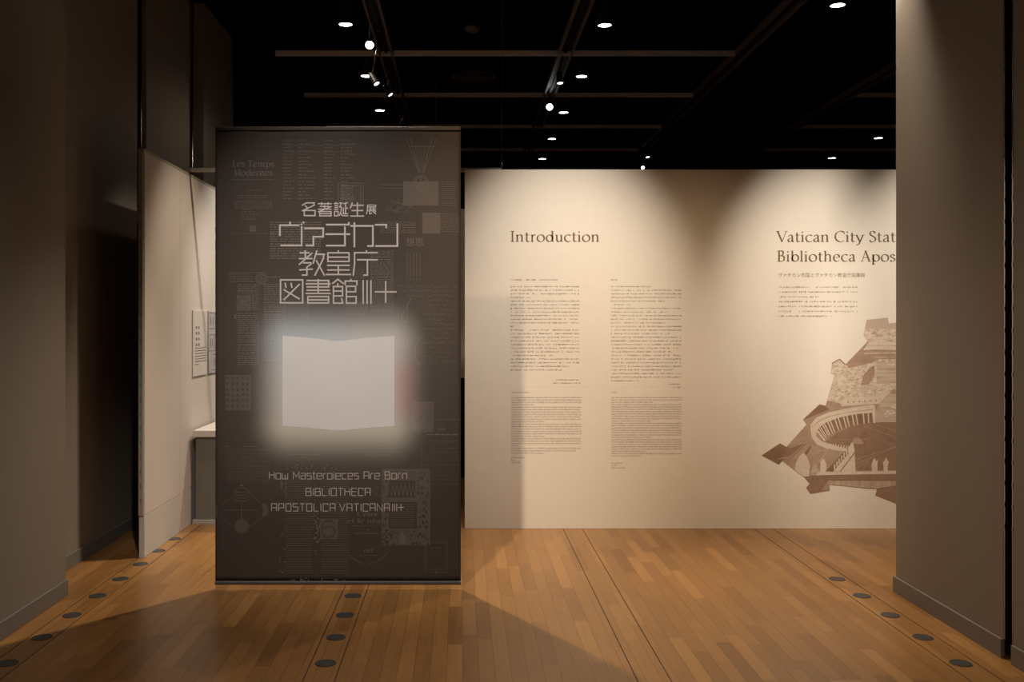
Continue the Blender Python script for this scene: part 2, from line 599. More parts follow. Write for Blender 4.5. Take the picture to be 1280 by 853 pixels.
def serif_quads(text, x0, x1, base, cap, bold=1.0, up=1):
    """text fitted between x0 and x1 (photo pixels, y down when up=-1)"""
    nat = [SERIF[c][0] * cap for c in text]
    xs = (x1 - x0) / (sum(nat) + 0.045 * cap * (len(text) - 1))      # widen the letters to the measured length
    nat = [n * xs for n in nat]
    extra = 0.045 * cap * xs
    wf = nib(0.125 * bold, 0.04 * bold)
    out = []
    x = x0
    for c, adv in zip(text, nat):
        for kind, pts in SERIF[c][1]:
            if kind == 's':
                qs = ribbon(catmull(pts), wf)
            elif kind in ('s0', 'l'):
                qs = ribbon(pts, wf)
            elif kind in ('f', 't'):
                qs = ribbon(pts, lambda th: 0.05 * bold)
            else:
                qs = [ring(pts[0][0], pts[0][1], .07, .07, n=10)[:-1]]
            for q in qs:
                out.append([(x + px * cap * xs, base + up * py * cap) for px, py in q])
        x += adv + extra
    return out


SQ = {  # squared line alphabet: cap 9, x-height 7, width about 7
    'H': (7, [[(0, 0), (0, 9)], [(7, 0), (7, 9)], [(0, 5), (7, 5)]]),
    'o': (6.6, [[(0, 0), (0, 7), (6.6, 7), (6.6, 0), (0, 0)]]),
    'w': (7.6, [[(0, 7), (0, 0), (7.6, 0), (7.6, 7)], [(3.8, 0), (3.8, 5)]]),
    'M': (8.4, [[(0, 0), (0, 9), (4.2, 2.6), (8.4, 9), (8.4, 0)]]),
    'a': (6.4, [[(0, 7), (6.4, 7), (6.4, 0), (0, 0), (0, 4), (6.4, 4)]]),
    's': (5.8, [[(5.8, 7), (0, 7), (0, 4), (5.8, 4), (5.8, 0), (0, 0)]]),
    't': (3.2, [[(1, 9), (1, 0), (3.2, 0)], [(-.6, 7), (3.2, 7)]]),
    'e': (6.4, [[(6.4, 0), (0, 0), (0, 7), (6.4, 7), (6.4, 3.6), (0, 3.6)]]),
    'r': (3.6, [[(0, 0), (0, 5.5), (1.2, 7), (3.6, 7)]]),
    'p': (6.4, [[(0, -1.2), (0, 7), (6.4, 7), (6.4, 0), (0, 0)]]),
    'i': (0.6, [[(.3, 0), (.3, 7)], [(.3, 8.1), (.3, 9.2)]]),
    'c': (6, [[(6, 0), (0, 0), (0, 7), (6, 7)]]),
    'A': (7, [[(0, 0), (0, 9), (7, 9), (7, 0)], [(0, 4), (7, 4)]]),
    'B': (7, [[(0, 0), (0, 9), (6.4, 9), (6.4, 5), (7, 4.6), (7, 0), (0, 0)], [(0, 4.8), (6.6, 4.8)]]),
    'n': (6.4, [[(0, 0), (0, 5.5), (1.2, 7), (6.4, 7), (6.4, 0)]]),
    'I': (0.6, [[(.3, 0), (.3, 9)]]),
    'L': (6.4, [[(0, 9), (0, 0), (6.4, 0)]]),
    'O': (7, [[(0, 0), (0, 9), (7, 9), (7, 0), (0, 0)]]),
    'T': (6.4, [[(0, 9), (6.4, 9)], [(3.2, 9), (3.2, 0)]]),
    'E': (6.4, [[(6.4, 9), (0, 9), (0, 0), (6.4, 0)], [(0, 4.8), (6.4, 4.8)]]),
    'C': (6.6, [[(6.6, 7.2), (6.6, 9), (0, 9), (0, 0), (6.6, 0)]]),
    'P': (7, [[(0, 0), (0, 9), (7, 9), (7, 3.8), (0, 3.8)]]),
    'S': (6.6, [[(6.6, 9), (0, 9), (0, 5), (6.6, 5), (6.6, 0), (0, 0)]]),
    'V': (7.2, [[(0, 9), (3.6, 0), (7.2, 9)]]),
    'N': (7, [[(0, 0), (0, 9), (7, 0), (7, 9)]]),
    '+': (7.5, [[(0, 4.6), (7.5, 4.6)], [(3.75, 0.6), (3.75, 8.6)]]),
    ' ': (3.0, []),
}


def square_quads(text, x0, x1, base, cap, wid):
    s = cap / 9
    nat = [SQ[c][0] * s * 0.89 for c in text]
    extra = ((x1 - x0) - sum(nat)) / max(1, len(text) - 1)
    out, x = [], x0
    for c, adv in zip(text, nat):
        for pts in SQ[c][1]:
            for q in ribbon([(x + px * s * 0.89, base - py * s) for px, py in pts], lambda th: wid):
                out.append(q)
        x += adv + extra
    return out


# ------------------------------------------------------------------ the setting
structure((lambda b: (b.box(-3.2, 7.7, -3, 18, -0.1, 0), b.build('floor', M['wood']))[1])(MB()))
sbox('ceiling', M['ceiling'], -3.2, 7.7, -3, 18, 4.62, 4.75)
sbox('wall_left', M['wall_cloth'], -3.2, -2.253, -3, 5.52, 0, 4.62, 0.004)
sbox('wall_left', M['wall_cloth'], -3.2, -2.48, 5.53, 7.41, 0, 4.62, 0.003)
sbox('wall_left', M['wall_cloth'], -3.2, -2.48, 7.63, 8.83, 0, 4.62, 0.003)
sbox('wall_left', M['wall_cloth'], -3.2, -2.48, 9.32, 10.51, 0, 4.62, 0.003)
sbox('wall_left', M['black_wall'], -3.2, -2.72, 7.412, 18, 0, 4.62)
sbox('wall_left', M['black_wall'], -2.719, -2.50, 10.52, 18, 0, 4.62)
sbox('wall_right', M['wall_cloth'], 2.49, 2.80, 4.472, 5.585, 0, 4.62, 0.004)
sbox('wall_right', M['wall_cloth'], 2.49, 2.80, -3, 4.395, 0, 4.62, 0.004)
sbox('wall_right', M['black_wall'], 2.62, 2.80, 4.396, 4.471, 0, 4.62)
sbox('wall_right', M['black_wall'], 7.6, 7.7, 5.0, 18, 0, 4.62)
sbox('wall_right', M['wall_cloth'], 2.81, 7.7, 4.7, 5.0, 0, 4.62)
sbox('wall_back', M['black_wall'], -3.2, 7.7, 17.9, 18, 0, 4.62)
# skirting boards
sbox('baseboard_left', M['skirting'], -2.2525, -2.240, -3, 5.525, 0, 0.088, 0.002)
sbox('baseboard_left', M['skirting'], -2.479, -2.468, 5.53, 7.41, 0, 0.088, 0.002)
sbox('baseboard_right', M['skirting'], 2.478, 2.4895, 4.474, 5.597, 0, 0.088, 0.002)
sbox('baseboard_right', M['skirting'], 2.478, 2.4895, -3, 4.393, 0, 0.088, 0.002)
# steel edge profiles of the wall slots
for x, y in ((2.497, 4.4665), (2.497, 4.4005)):
    b = MB()
    b.box(x - 0.006, x + 0.05, y - 0.004, y + 0.004, 0, 4.62)
    for k in range(40):                       # slotted holes' rims
        b.box(x - 0.0085, x - 0.005, y - 0.003, y + 0.003, 0.6 + k * 0.1, 0.62 + k * 0.1)
    structure(b.build('trim_1', M['steel']))
for y in (7.60, 9.06):
    b = MB()
    b.tube((-2.52, y, 0), (-2.52, y, 4.62), 0.012)
    structure(b.build('trim_2', M['steel'], smooth=True))

# floor: removable boards over the cable trenches, flush with the parquet, between fine dark gaps
for i, (x0, x1) in enumerate(((-2.13, -2.0), (-0.688, -0.551), (0.755, 0.90), (2.19, 2.33))):
    b = MB()
    for x in (x0, x1):
        b.box(x - 0.0022, x + 0.0022, -3, 17.8, 0.0, 0.0008)
    structure(b.build('trim_3', M['gap']))

# ceiling grid
for i, y in enumerate((8.06, 9.86, 11.66, 13.53, 15.33)):
    b = MB()
    b.box(-1.9, 2.78, y, y + 0.05, 4.27, 4.315)
    o = b.build('ceiling_beam', M['beam'])
    structure(o)
    b = MB()
    b.box(4.72, 7.58, y, y + 0.05, 4.27, 4.315)
    structure(b.build('ceiling_beam', M['beam']))

# ------------------------------------------------------------------ Introduction wall
WY = 7.3
WK = WY / F


def W(px, py, off=0.0):
    return ((px - CX) * WK, WY - off, EYE - (py - CY) * WK)


wall = thing('display_wall', (2.7, 7.36, 0), 'long cream display wall with Introduction text and brown photo mural', 'display wall')
WO = Vector((2.7, 7.36, 0))


def WL(px, py, off):
    return tuple(Vector(W(px, py, off)) - WO)


b = MB()
b.box(0.018 - 2.7, 6.08 - 2.7, WY - 7.36, 7.42 - 7.36, 0, 2.70)
panel = b.build('panel', M['cream'], wall, 0.002)
b = MB()
for px0, px1, py in ((583, 1550, 484),):
    b.poly([WL(px0, py - .35, .0002), WL(px1, py - .35, .0002), WL(px1, py + .35, .0002), WL(px0, py + .35, .0002)])
for px in (836, 1260):
    b.poly([WL(px - .3, 214, .0002), WL(px + .3, 214, .0002), WL(px + .3, 660, .0002), WL(px - .3, 660, .0002)])
b.build('paper_seam', M['seam'], panel)


def fine(quads, step=9.0):
    """cut large quads into a grid so that a print follows its cloth"""
    for q in quads:
        if len(q) != 4:
            yield q
            continue
        na = max(1, int(max(math.dist(q[0], q[1]), math.dist(q[3], q[2])) / step + 1))
        nb = max(1, int(max(math.dist(q[1], q[2]), math.dist(q[0], q[3])) / step + 1))
        g = lambda u, v: tuple((q[0][c] * (1 - u) + q[1][c] * u) * (1 - v) + (q[3][c] * (1 - u) + q[2][c] * u) * v for c in (0, 1))
        for i in range(na):
            for j in range(nb):
                yield [g(i / na, j / nb), g((i + 1) / na, j / nb), g((i + 1) / na, (j + 1) / nb), g(i / na, (j + 1) / nb)]


def lettering(name, quads, m, parent, conv):
    b = MB()
    for q in fine(quads):
        b.poly([conv(x, y) for x, y in q])
    return b.build(name, m, parent)


cw = lambda x, y: WL(x, y, .0004)
o = lettering('heading', serif_quads('Introduction', 637.6, 749.5, 302.3, 13.3, 1.15, -1), M['letter'], panel, cw)
qs = serif_quads('Vatican City Stat', 971.2, 1119.6, 302.5, 13.3, 1.15, -1) + serif_quads('e', 1120.2, 1128.6, 302.5, 13.3, 1.15, -1)
qs += serif_quads('Bibliotheca Apos', 971.2, 1119.3, 327.0, 13.3, 1.15, -1) + serif_quads('tolica', 1120.6, 1168, 327.0, 13.3, 1.15, -1)
lettering('heading', qs, M['letter'], panel, cw)


def font_text(name, body, px0, px1, base, conv, m, parent):
    c = bpy.data.curves.new(name, 'FONT')
    c.body = body
    c.resolution_u = 2
    t = bpy.data.objects.new(name, c)
    COL.objects.link(t)
    bpy.context.view_layer.update()
    me = bpy.data.meshes.new_from_object(t.evaluated_get(bpy.context.evaluated_depsgraph_get()))
    bpy.data.objects.remove(t)
    bpy.data.curves.remove(c)
    xs = [v.co.x for v in me.vertices]
    s = (px1 - px0) / (max(xs) - min(xs))
    x_ = min(xs)
    for v in me.vertices:
        v.co = conv(px0 + (v.co.x - x_) * s, base - v.co.y * s)
    me.materials.clear()
    me.materials.append(m)
    o = bpy.data.objects.new(name, me)
    COL.objects.link(o)
    o.parent = parent
    return o


font_text('subheading', 'ヴァチカン市国とヴァチカン教皇庁図書館', 973, 1081, 346.2, cw, M['letter'], panel)
rnd = random.Random(4)


def small_cjk(lines, cell, th):
    """lines: (x0, x1, y) rows of tiny square characters, each a few strokes"""
    out = []

    def bar(x0, y0, x1, y1):
        out.append([(x0, y0), (x1, y0), (x1, y1), (x0, y1)])
    for x0, x1, y in lines:
        n = int((x1 - x0) / cell)
        for k in range(n):
            r = rnd.random()
            if r < 0.10:
                continue
            cx = x0 + (k + .5) * cell
            h = cell * (0.40 if r < 0.55 else 0.48)
            for j in range(1 if r < 0.6 else 2):
                yy = y + rnd.uniform(-h, h) * .8
                l = h * rnd.uniform(.35, .85)
                bar(cx - l, yy - th / 2, cx + l, yy + th / 2)
            for j in range(1 if r < 0.6 else 2):
                xx = cx + rnd.uniform(-h, h) * .7
                l = h * rnd.uniform(.5, .95)
                bar(xx - th / 2, y - l, xx + th / 2, y + l)
    return out


def small_latin(lines, xh, th):
    out = []
    for x0, x1, y in lines:
        x = x0
        while x < x1 - 1:
            n = rnd.choice((2, 3, 4, 5, 6, 7, 8, 9))
            for k in range(n):
                if x > x1:
                    break
                up = xh * rnd.choice((1, 1, 1, 1.5))
                out.append([(x, y - up), (x + th, y - up), (x + th, y), (x, y)])
                if rnd.random() < .6:
                    yy = y - xh * rnd.choice((.1, .55, 1))
                    out.append([(x, yy), (x + .8, yy), (x + .8, yy + th * .8), (x, yy + th * .8)])
                x += .88
            x += .62
    return out


def rows(x0, x1, y0, n, step, short):
    return [(x0, x0 + (x1 - x0) * short.get(i, 1.0), y0 + i * step) for i in range(n)]


jp = [(638, 698, 350)] + rows(638, 726, 358.5, 24, 4.53, {3: .3, 11: .08, 19: .62, 22: .85, 23: .74})
jp += [(695, 726, 475.2), (690, 726, 479.3)]
jp2 = [(763.5, 776, 350)] + rows(763.5, 852, 358.5, 27, 4.53, {0: .58, 4: .78, 5: .35, 7: .82, 10: .8, 13: .84, 18: .86, 23: .88, 26: .42})
jp2 += [(836, 852, 480.6), (841, 852, 484.8)]
lettering('japanese_text', small_cjk(jp, 2.1, .5), M['body_text'], panel, cw)
lettering('japanese_text', small_cjk(jp2, 2.1, .5), M['body_text'], panel, cw)
jp3 = rows(973, 1073, 359.2, 7, 6.05, {2: .52, 6: .69})
lettering('japanese_text', small_cjk(jp3, 2.3, .55), M['body_text'], panel, cw)
en = rows(639, 726.5, 498, 24, 3.02, {3: .33, 10: .48, 16: .48, 20: .09, 22: .92, 23: .47}) + [(639, 661, 491.6), (639, 655, 573), (639, 644, 576), (639, 650, 579)]
en2 = rows(764.5, 852, 498, 26, 2.92, {2: .6, 10: .55, 17: .56, 23: .5, 25: .42}) + [(764, 771, 491.6), (764.5, 778, 580), (764.5, 770, 583), (764.5, 781, 586)]
lettering('english_text', small_latin(en, 1.25, .38), M['body_text_en'], panel, cw)
lettering('english_text', small_latin(en2, 1.25, .38), M['body_text_en'], panel, cw)

# the photo mural: an aerial view printed in brown
mur = MB()
layer = [0]


def ml(pts, mi):
    layer[0] += 1
    off = 0.0004 + 0.00002 * layer[0]
    mur.concave([WL(x, y, off) for x, y in pts], mi)


def mline(pts, wid, mi):
    layer[0] += 1
    off = 0.0004 + 0.00002 * layer[0]
    for q in ribbon(pts, lambda th: wid):
        mur.poly([WL(x, y, off) for x, y in q], mi)


ml([(1083.4, 400), (1109.5, 397.2), (1111, 404.5), (1170, 397), (1250, 430), (1250, 600), (1140, 605), (1095, 612), (1085, 611.5), (1037, 606), (1037, 613),
    (1013, 617.5), (1007.5, 610), (1012, 605), (1004, 596), (992, 587.5), (978, 577), (973.5, 581), (952, 569.5), (975, 554.5), (983, 559), (1008, 531),
    (1003.5, 525), (1024.5, 505.5), (1031.5, 507.5), (1033.5, 502.5), (1043, 469.5), (1038.4, 467), (1039.8, 454.5), (1049.5, 449.3), (1056.5, 456),
    (1084.5, 427), (1079, 420)], 0)
ml([(1094, 620), (1096, 612), (1140, 600), (1180, 600), (1180, 640), (1140, 638)], 5)
ml([(1083.4, 400), (1109.5, 397.2), (1111, 404.5), (1170, 397), (1170, 412), (1081, 412)], 1)
ml([(1081, 411), (1250, 414), (1250, 433), (1084.5, 427), (1079, 420)], 2)
ml([(1086, 428), (1098, 425.5), (1125, 429), (1250, 431), (1250, 437), (1079, 438)], 4)
for i in range(16):
    mline([(1083 + i * 2.6, 431.5), (1083 + i * 2.6, 433.5)], .9, 0)
ml([(1076, 438), (1097, 437), (1250, 442), (1250, 452), (1102, 449), (1090, 456), (1062, 460.5), (1056.5, 456)], 3)
mline([(1080, 442), (1140, 441)], 1.6, 2)
mline([(1094, 447), (1140, 446)], 1.2, 8)
ml([(1049.5, 449.3), (1056.5, 456), (1062, 460.5), (1088, 454), (1100, 449), (1250, 452), (1250, 490), (1116, 487), (1098, 503), (1052, 505), (1034.5, 501),
    (1043, 469.5), (1038.4, 467), (1039.8, 454.5)], 2)
mline([(1039.8, 454.5), (1049.5, 449.3), (1056.5, 456)], 1.4, 5)
ml([(1096, 458), (1103, 450), (1106, 450), (1110, 457), (1140, 458), (1140, 478), (1096, 480)], 8)
ml([(1076, 482), (1079, 470), (1087, 460), (1093, 457), (1093, 470), (1086, 481)], 3)
ml([(1050, 502), (1058, 497), (1098, 496), (1109, 485.5), (1113, 491), (1099, 505), (1052, 508)], 4)
for i in range(6):
    mline([(1060 + i * 7, 502 - i * .4), (1060 + i * 7, 504 - i * .4)], 1.2, 6)
ml([(1099, 506), (1112, 493), (1250, 484), (1250, 528), (1095, 528), (1094, 516)], 8)
ml([(1102, 521), (1114, 508), (1121, 505), (1124, 514), (1112, 522)], 2)
ml([(1003.5, 525), (1024.5, 505.5), (1031.5, 507.5), (1037, 512), (1012, 522)], 6)
top = catmull([(1021, 539), (1026, 532.5), (1036, 527), (1052, 521.5), (1070, 518), (1092, 516)], 8)
bot = catmull([(1031, 552), (1034, 546), (1042, 541), (1056, 535.5), (1072, 531.5), (1092, 528.5)], 8)
ml([(1032, 552), (1045, 542), (1065, 533), (1092, 528.5), (1250, 527), (1250, 588), (1069, 588), (1068, 563), (1050, 559), (1036, 556)], 5)
ml(top + bot[::-1], 6)
ml([(1013, 531), (1020, 522.5), (1035, 516), (1060, 510.5), (1091, 506), (1094, 509), (1094, 516.5)] + top[::-1] +
   [(1020, 545), (1027, 552), (1042, 557), (1059, 561), (1058, 565), (1036, 562), (1021, 556), (1014, 546)], 4)
mline(catmull([(1018, 531), (1030, 523.5), (1050, 517.5), (1070, 514.5), (1092, 512)]), 1.3, 8)
for k in range(17):
    i = int(k * (len(top) - 1) / 16)
    t_, b_ = top[i], bot[min(i, len(bot) - 1)]
    mline([t_, b_], 1.5 if k > 3 else 1.2, 4)
ml([(1090, 514), (1093.5, 506), (1094.5, 529), (1091, 529)], 4)
for pts in ([(1081, 533), (1117, 546)], [(1069, 575), (1140, 552)], [(1034, 550), (1085, 549.5)], [(1095, 531), (1140, 546)], [(1070, 580), (1117, 560), (1140, 556)],
            [(1070, 586), (1090, 572)], [(1078, 588), (1086, 576)]):
    mline(pts, .7, 0)
ml([(1065, 554), (1068, 546), (1074, 548), (1080, 554), (1077, 556)], 0)
for i in range(9):
    mline([(1035 + i * 3.3, 558.5 + i * .4), (1035 + i * 3.3, 554.5 + i * .4)], 1.4, 4)
ml([(952, 569.5), (975, 554.5), (983, 559), (985, 568), (973.5, 581)], 6)
ml([(983, 559), (1007, 553), (1008, 555), (990, 571), (980, 573)], 5)
mline([(972, 574), (988, 571), (1008, 553), (986, 560)], .9, 8)
ml([(1006, 566), (1012, 558), (1014, 559), (1008, 569)], 6)
ml([(1012, 566), (1038, 561), (1030, 578), (1016, 586)], 0)
mline([(1014, 568), (1036, 561), (1024, 577)], .8, 8)
ml([(1033, 588), (1056, 564), (1060, 567), (1042, 590)], 6)
ml([(1041, 590), (1060, 568), (1063, 555), (1066, 553), (1068, 562), (1069.5, 590)], 4)
for i in range(7):
    mline([(1043 + i * 3, 587 - i * 3.6), (1043 + i * 3, 581 - i * 3.8)], 1.8, 4)
mline([(1050, 590), (1069, 565)], 1.2, 6)
ml([(993, 588), (995, 578), (1000, 570), (1003, 566.5), (1007, 568.5), (1010, 575), (1012.5, 583), (1011, 596), (1004, 596)], 4)
ml([(1013, 595), (1015, 584), (1020, 581), (1024, 590), (1024, 595)], 8)
ml([(1025, 592), (1025.5, 578), (1027.5, 574), (1030, 574), (1033, 581), (1032, 592)], 4)
ml([(1022, 590.5), (1060, 590), (1250, 586), (1250, 591.5), (1094, 593), (1020, 594.5)], 4)
ml([(1006, 596), (1024, 594.8), (1250, 592.5), (1250, 602), (1037, 600.5), (1037, 613), (1013, 617.5), (1007.5, 610), (1012, 605)], 5)
ml([(1037, 601), (1250, 602), (1250, 604), (1140, 604), (1095, 611.5), (1037, 606)], 7)
ml([(1026, 614), (1036, 600), (1037, 601), (1037, 612.5)], 0)
for dx, pts in ((0, [(1090.5, 593.5), (1089, 582), (1090.5, 577), (1091.6, 573.2), (1093.6, 573), (1095, 577), (1097.6, 575), (1096.5, 580), (1096.8, 593.5)]),
                (0, [(1103.8, 592.5), (1104.3, 583), (1103.2, 578), (1106, 576), (1106.6, 572.8), (1108.3, 572.8), (1109.4, 576), (1111, 578), (1109.6, 582), (1109.2, 592.5)])):
    ml(pts, 4)
mo = mur.build('photo_mural', MUR, panel)
mo['label'] = 'brown aerial photo of a colonnaded square, cut to an angular outline'

# header bar over the passage, with its wire
b = MB()
b.box(-2.088, 0.298, 7.425, 7.465, 2.705, 2.732)
bar = tag(b.build('header_bar', M['rail'], None, 0.002), 'thin beige bar spanning the passage behind the banner at wall-top height', 'bar')
wroot = thing('suspension_wire', (0.302, 7.445, 2.733), 'thin wire hanging from the ceiling onto the end of the beige header bar', 'wire')
b = MB()
b.tube((0, 0, 0.03), (0, 0, 1.885), 0.0012, n=6)
b.build('wire', M['track'], wroot)
b = MB()
b.lathe([(0.0, 0.0), (0.006, 0.0), (0.006, 0.03), (0.003, 0.045), (0, 0.045)], 10)
b.build('gripper', M['steel'], wroot)

# ------------------------------------------------------------------ left partition
PX = -2.09
pt = thing('partition_wall', (PX - 0.017, 7.9, 0), 'white partition wall running back along the left passage, seen edge-on', 'partition wall')
Y0 = 7.9
b = MB()
b.box(-0.017, 0.017, 6.395 - Y0, 7.198 - Y0, 0.28, 2.672)
b.build('panel', M['white'], pt, 0.001)
b = MB()
b.box(-0.017, 0.017, 7.201 - Y0, 9.6 - Y0, 0.28, 2.672)
b.build('panel', M['white'], pt, 0.001)
b = MB()
b.box(-0.019, 0.0165, 6.39 - Y0, 7.198 - Y0, 0, 0.277)
b.build('kickboard', M['kick'], pt, 0.001)
b = MB()
b.box(-0.019, 0.0165, 7.201 - Y0, 9.6 - Y0, 0, 0.277)
b.build('kickboard', M['white'], pt, 0.001)
b = MB()
b.box(-0.019, 0.018, 6.38 - Y0, 9.6 - Y0, 2.672, 2.692)
b.build('top_rail', M['rail'], pt, 0.001)
b = MB()
b.box(-0.019, 0.010, 6.378 - Y0, 6.394 - Y0, 0.28, 2.672)
for k in range(24):
    b.box(-0.007, -0.001, 6.3765 - Y0, 6.379 - Y0, 0.36 + k * 0.095, 0.395 + k * 0.095, 1)
b.build('edge_post', [M['rail'], M['slot']], pt)


# cards fixed on the partition
def card(y0, y1, z0, z1, label, m):
    c = thing('text_card', (PX + 0.001, (y0 + y1) / 2, z0), label, 'text card')
    b = MB()
    b.box(0, 0.008, (y0 - y1) / 2, (y1 - y0) / 2, 0, z1 - z0)
    b.build('board', m, c, 0.001)
    return c, (y1 - y0) / 2, z1 - z0


c, hw, hh = card(7.51, 7.92, 1.13, 1.645, 'cream text card on the white partition, farther left of the two cards', M['card'])
b = MB()
for k in range(4):
    z = hh * .72 - k * .045
    for j in range(2):
        b.poly([(0.0088, -hw * .62 + j * .07, z), (0.0088, -hw * .62 + j * .07 + .035, z), (0.0088, -hw * .62 + j * .07 + .035, z + .02), (0.0088, -hw * .62 + j * .07, z + .02)])
for k in range(7):
    z = hh * .42 - k * .021
    b.poly([(0.0088, -hw * .7, z), (0.0088, hw * (.8 if k < 6 else -.2), z), (0.0088, hw * (.8 if k < 6 else -.2), z + .005), (0.0088, -hw * .7, z + .005)])
b.build('printed_text', M['card_ink'], c)
c, hw, hh = card(7.97, 8.42, 1.13, 1.645, 'pale violet card of framed prints on the white partition, beside the banner edge', M['card_violet'])
b = MB()
for (ya, yb, za, zb) in ((-.95, -.1, .72, .97), (0, .9, .72, .97), (-.95, -.2, .36, .62), (-.1, .9, .36, .62), (-.5, .6, .05, .3)):
    for q in ribbon([(ya * hw, za * hh), (yb * hw, za * hh), (yb * hw, zb * hh), (ya * hw, zb * hh), (ya * hw, za * hh)], lambda th: .005):
        b.poly([(0.0088, y, z) for y, z in q])
    for f in (.3, .68):
        yy, zz = ya + (yb - ya) * f, za + (zb - za) * .5
        b.poly([(0.0088, yy * hw + .012 * math.cos(a * .7854), zz * hh + .045 * math.sin(a * .7854)) for a in range(8)])
b.build('printed_frames', M['card_ink'], c)

# low display case in the passage
dc = thing('display_plinth', (-1.55, 7.75, 0), 'low grey display plinth with a white top against the white partition', 'plinth')
b = MB()
b.box(-0.52, 0.5, -0.30, 0.6, 0.0, 0.035)
b.build('plinth_base', M['rail'], dc, 0.002)
b = MB()
b.box(-0.50, 0.48, -0.28, 0.6, 0.035, 0.672)
b.build('body', M['plinth'], dc, 0.003)
b = MB()
b.box(-0.515, 0.5, -0.31, 0.6, 0.672, 0.722)
b.build('white_top', M['white'], dc, 0.003)
b = MB()
b.box(-0.22, 0.22, -0.14, 0.14, 0, 0.016)
b.concave([(-0.20, -0.12, 0.016), (0.20, -0.12, 0.016), (0.20, 0.13, 0.05), (-0.20, 0.13, 0.05)])
b.concave([(-0.20, -0.12, 0.016), (-0.20, 0.13, 0.016), (-0.20, 0.13, 0.05)])
b.concave([(0.20, -0.12, 0.016), (0.20, 0.13, 0.016), (0.20, 0.13, 0.05)])
b.concave([(-0.20, 0.13, 0.016), (0.20, 0.13, 0.016), (0.20, 0.13, 0.05), (-0.20, 0.13, 0.05)])
o = b.build('display_block', M['cap_dark'], None)
o.location = (-1.70, 7.92, 0.7225)
tag(o, 'dark low block lying on the white top of the display plinth', 'display block')

# far wall of the little room behind the passage
fw = thing('display_wall', (-0.6, 9.75, 0), 'pale wall panel with dark base beyond the passage, seen beside the banner edge', 'display wall')
b = MB()
b.box(-1.46, 1.4, -0.03, 0.03, 1.0, 2.69)
b.build('panel', M['white'], fw, 0.002)
b = MB()
b.box(-1.46, 1.4, -0.028, 0.03, 0.0, 1.0)
b.build('base', M['black_wall'], fw)

# ------------------------------------------------------------------ hanging banner
BO = Vector((BX0, BY, 0))
bn = thing('hanging_banner', tuple(BO), 'tall brown exhibition banner with a glowing blank book, hanging over the floor', 'banner')


def wave(x, z):
    t = max(0.0, (z - 2.1) / 0.6)
    e = max(0.0, (abs(x) - 0.55) / 0.17)
    return 0.0016 * t * math.sin(x * 21 + 0.7 * math.sin(x * 9)) + 0.0015 * math.sin(x * 6 + z * 2.5) - 0.004 * e * e


def BL(px, py, off=0.0):
    x = (px - 422.5) * BK
    z = EYE - (py - CY) * BK
    return (x, -wave(x, z) - off, z)


NXB, NZB = 60, 90
b = MB()
for i in range(NXB + 1):
    for j in range(NZB + 1):
        b.v.append(BL(269 + 307 * i / NXB, 726.5 - (726.5 - 163.5) * j / NZB))
for i in range(NXB):
    for j in range(NZB):
        a = i * (NZB + 1) + j
        b.f.append((a, a + NZB + 1, a + NZB + 2, a + 1))
        b.m.append(0)
fab = b.build('fabric', M['banner'], bn, smooth=True)
sd = fab.modifiers.new('thickness', 'SOLIDIFY')
sd.thickness = 0.0012
sd.offset = -1 if fab.data.polygons[0].normal.y < 0 else 1
hx = 153.5 * BK
zt = EYE - (163.5 - CY) * BK
zb_ = EYE - (726.5 - CY) * BK
b = MB()
b.box(-hx, hx, -0.010, 0.012, zt, zt + 4.6 * BK)
b.build('top_bar', M['topbar'], bn, 0.004)
b = MB()
prof = [(-0.006, 0), (-0.011, -0.004), (-0.012, -0.011), (-0.009, -0.018), (0, -0.0235), (0.009, -0.018), (0.012, -0.011), (0.011, -0.004), (0.006, 0)]
for i in range(len(prof)):
    p, q = prof[i], prof[(i + 1) % len(prof)]
    b.poly([(-hx, p[0], zb_ + p[1]), (hx, p[0], zb_ + p[1]), (hx, q[0], zb_ + q[1]), (-hx, q[0], zb_ + q[1])])
b.concave([(-hx, p[0], zb_ + p[1]) for p in prof])
b.concave([(hx, p[0], zb_ + p[1]) for p in prof])
b.build('bottom_bar', M['pocket'], bn)
for s in (-1, 1):
    b = MB()
    b.tube((s * hx * .8, 0, zt + 0.02), (s * hx * .8, 0, 4.615), 0.0006, n=6)
    b.build('hanging_wire', M['dark_metal'], bn)

T = []   # title strokes as (points, width) in photo pixels


def st(origin, s, wid, *strokes):
    for pts in strokes:
        T.append(([(origin[0] + x * s, origin[1] + y * s) for x, y in pts], wid))


def bx(x0, y0, x1, y1):
    return [(x0, y0), (x1, y0), (x1, y1), (x0, y1), (x0, y0)]


o1, s1 = (370, 246), 110 / 1280
st(o1, s1, 1.45, [(85, 128), (150, 90), (265, 90), (262, 125), (85, 208)], [(130, 128), (165, 160)], bx(120, 200, 278, 275))
st(o1, s1, 1.35, [(318, 102), (520, 102)], [(372, 80), (372, 122)], [(465, 80), (465, 122)], [(345, 142), (490, 142)], [(415, 122), (415, 182)],
   [(318, 182), (520, 182)], [(520, 142), (318, 222)], bx(345, 216, 510, 280), [(345, 248), (510, 248)])
st(o1, s1, 1.3, [(572, 84), (592, 98)], [(550, 100), (618, 100)], [(560, 130), (612, 130)], [(560, 157), (612, 157)], [(553, 183), (614, 183)], bx(560, 214, 612, 278),
   [(628, 92), (662, 92), (635, 150), (660, 150), (655, 215), (630, 280)], [(640, 230), (672, 276), (760, 278)], [(754, 88), (682, 102)], [(720, 98), (720, 248)],
   [(690, 160), (690, 248)], [(720, 168), (756, 168)], [(674, 248), (758, 248)])
st(o1, s1, 1.45, [(820, 85), (790, 170)], [(808, 125), (985, 125)], [(808, 203), (977, 203)], [(790, 282), (990, 282)], [(893, 85), (893, 282)])
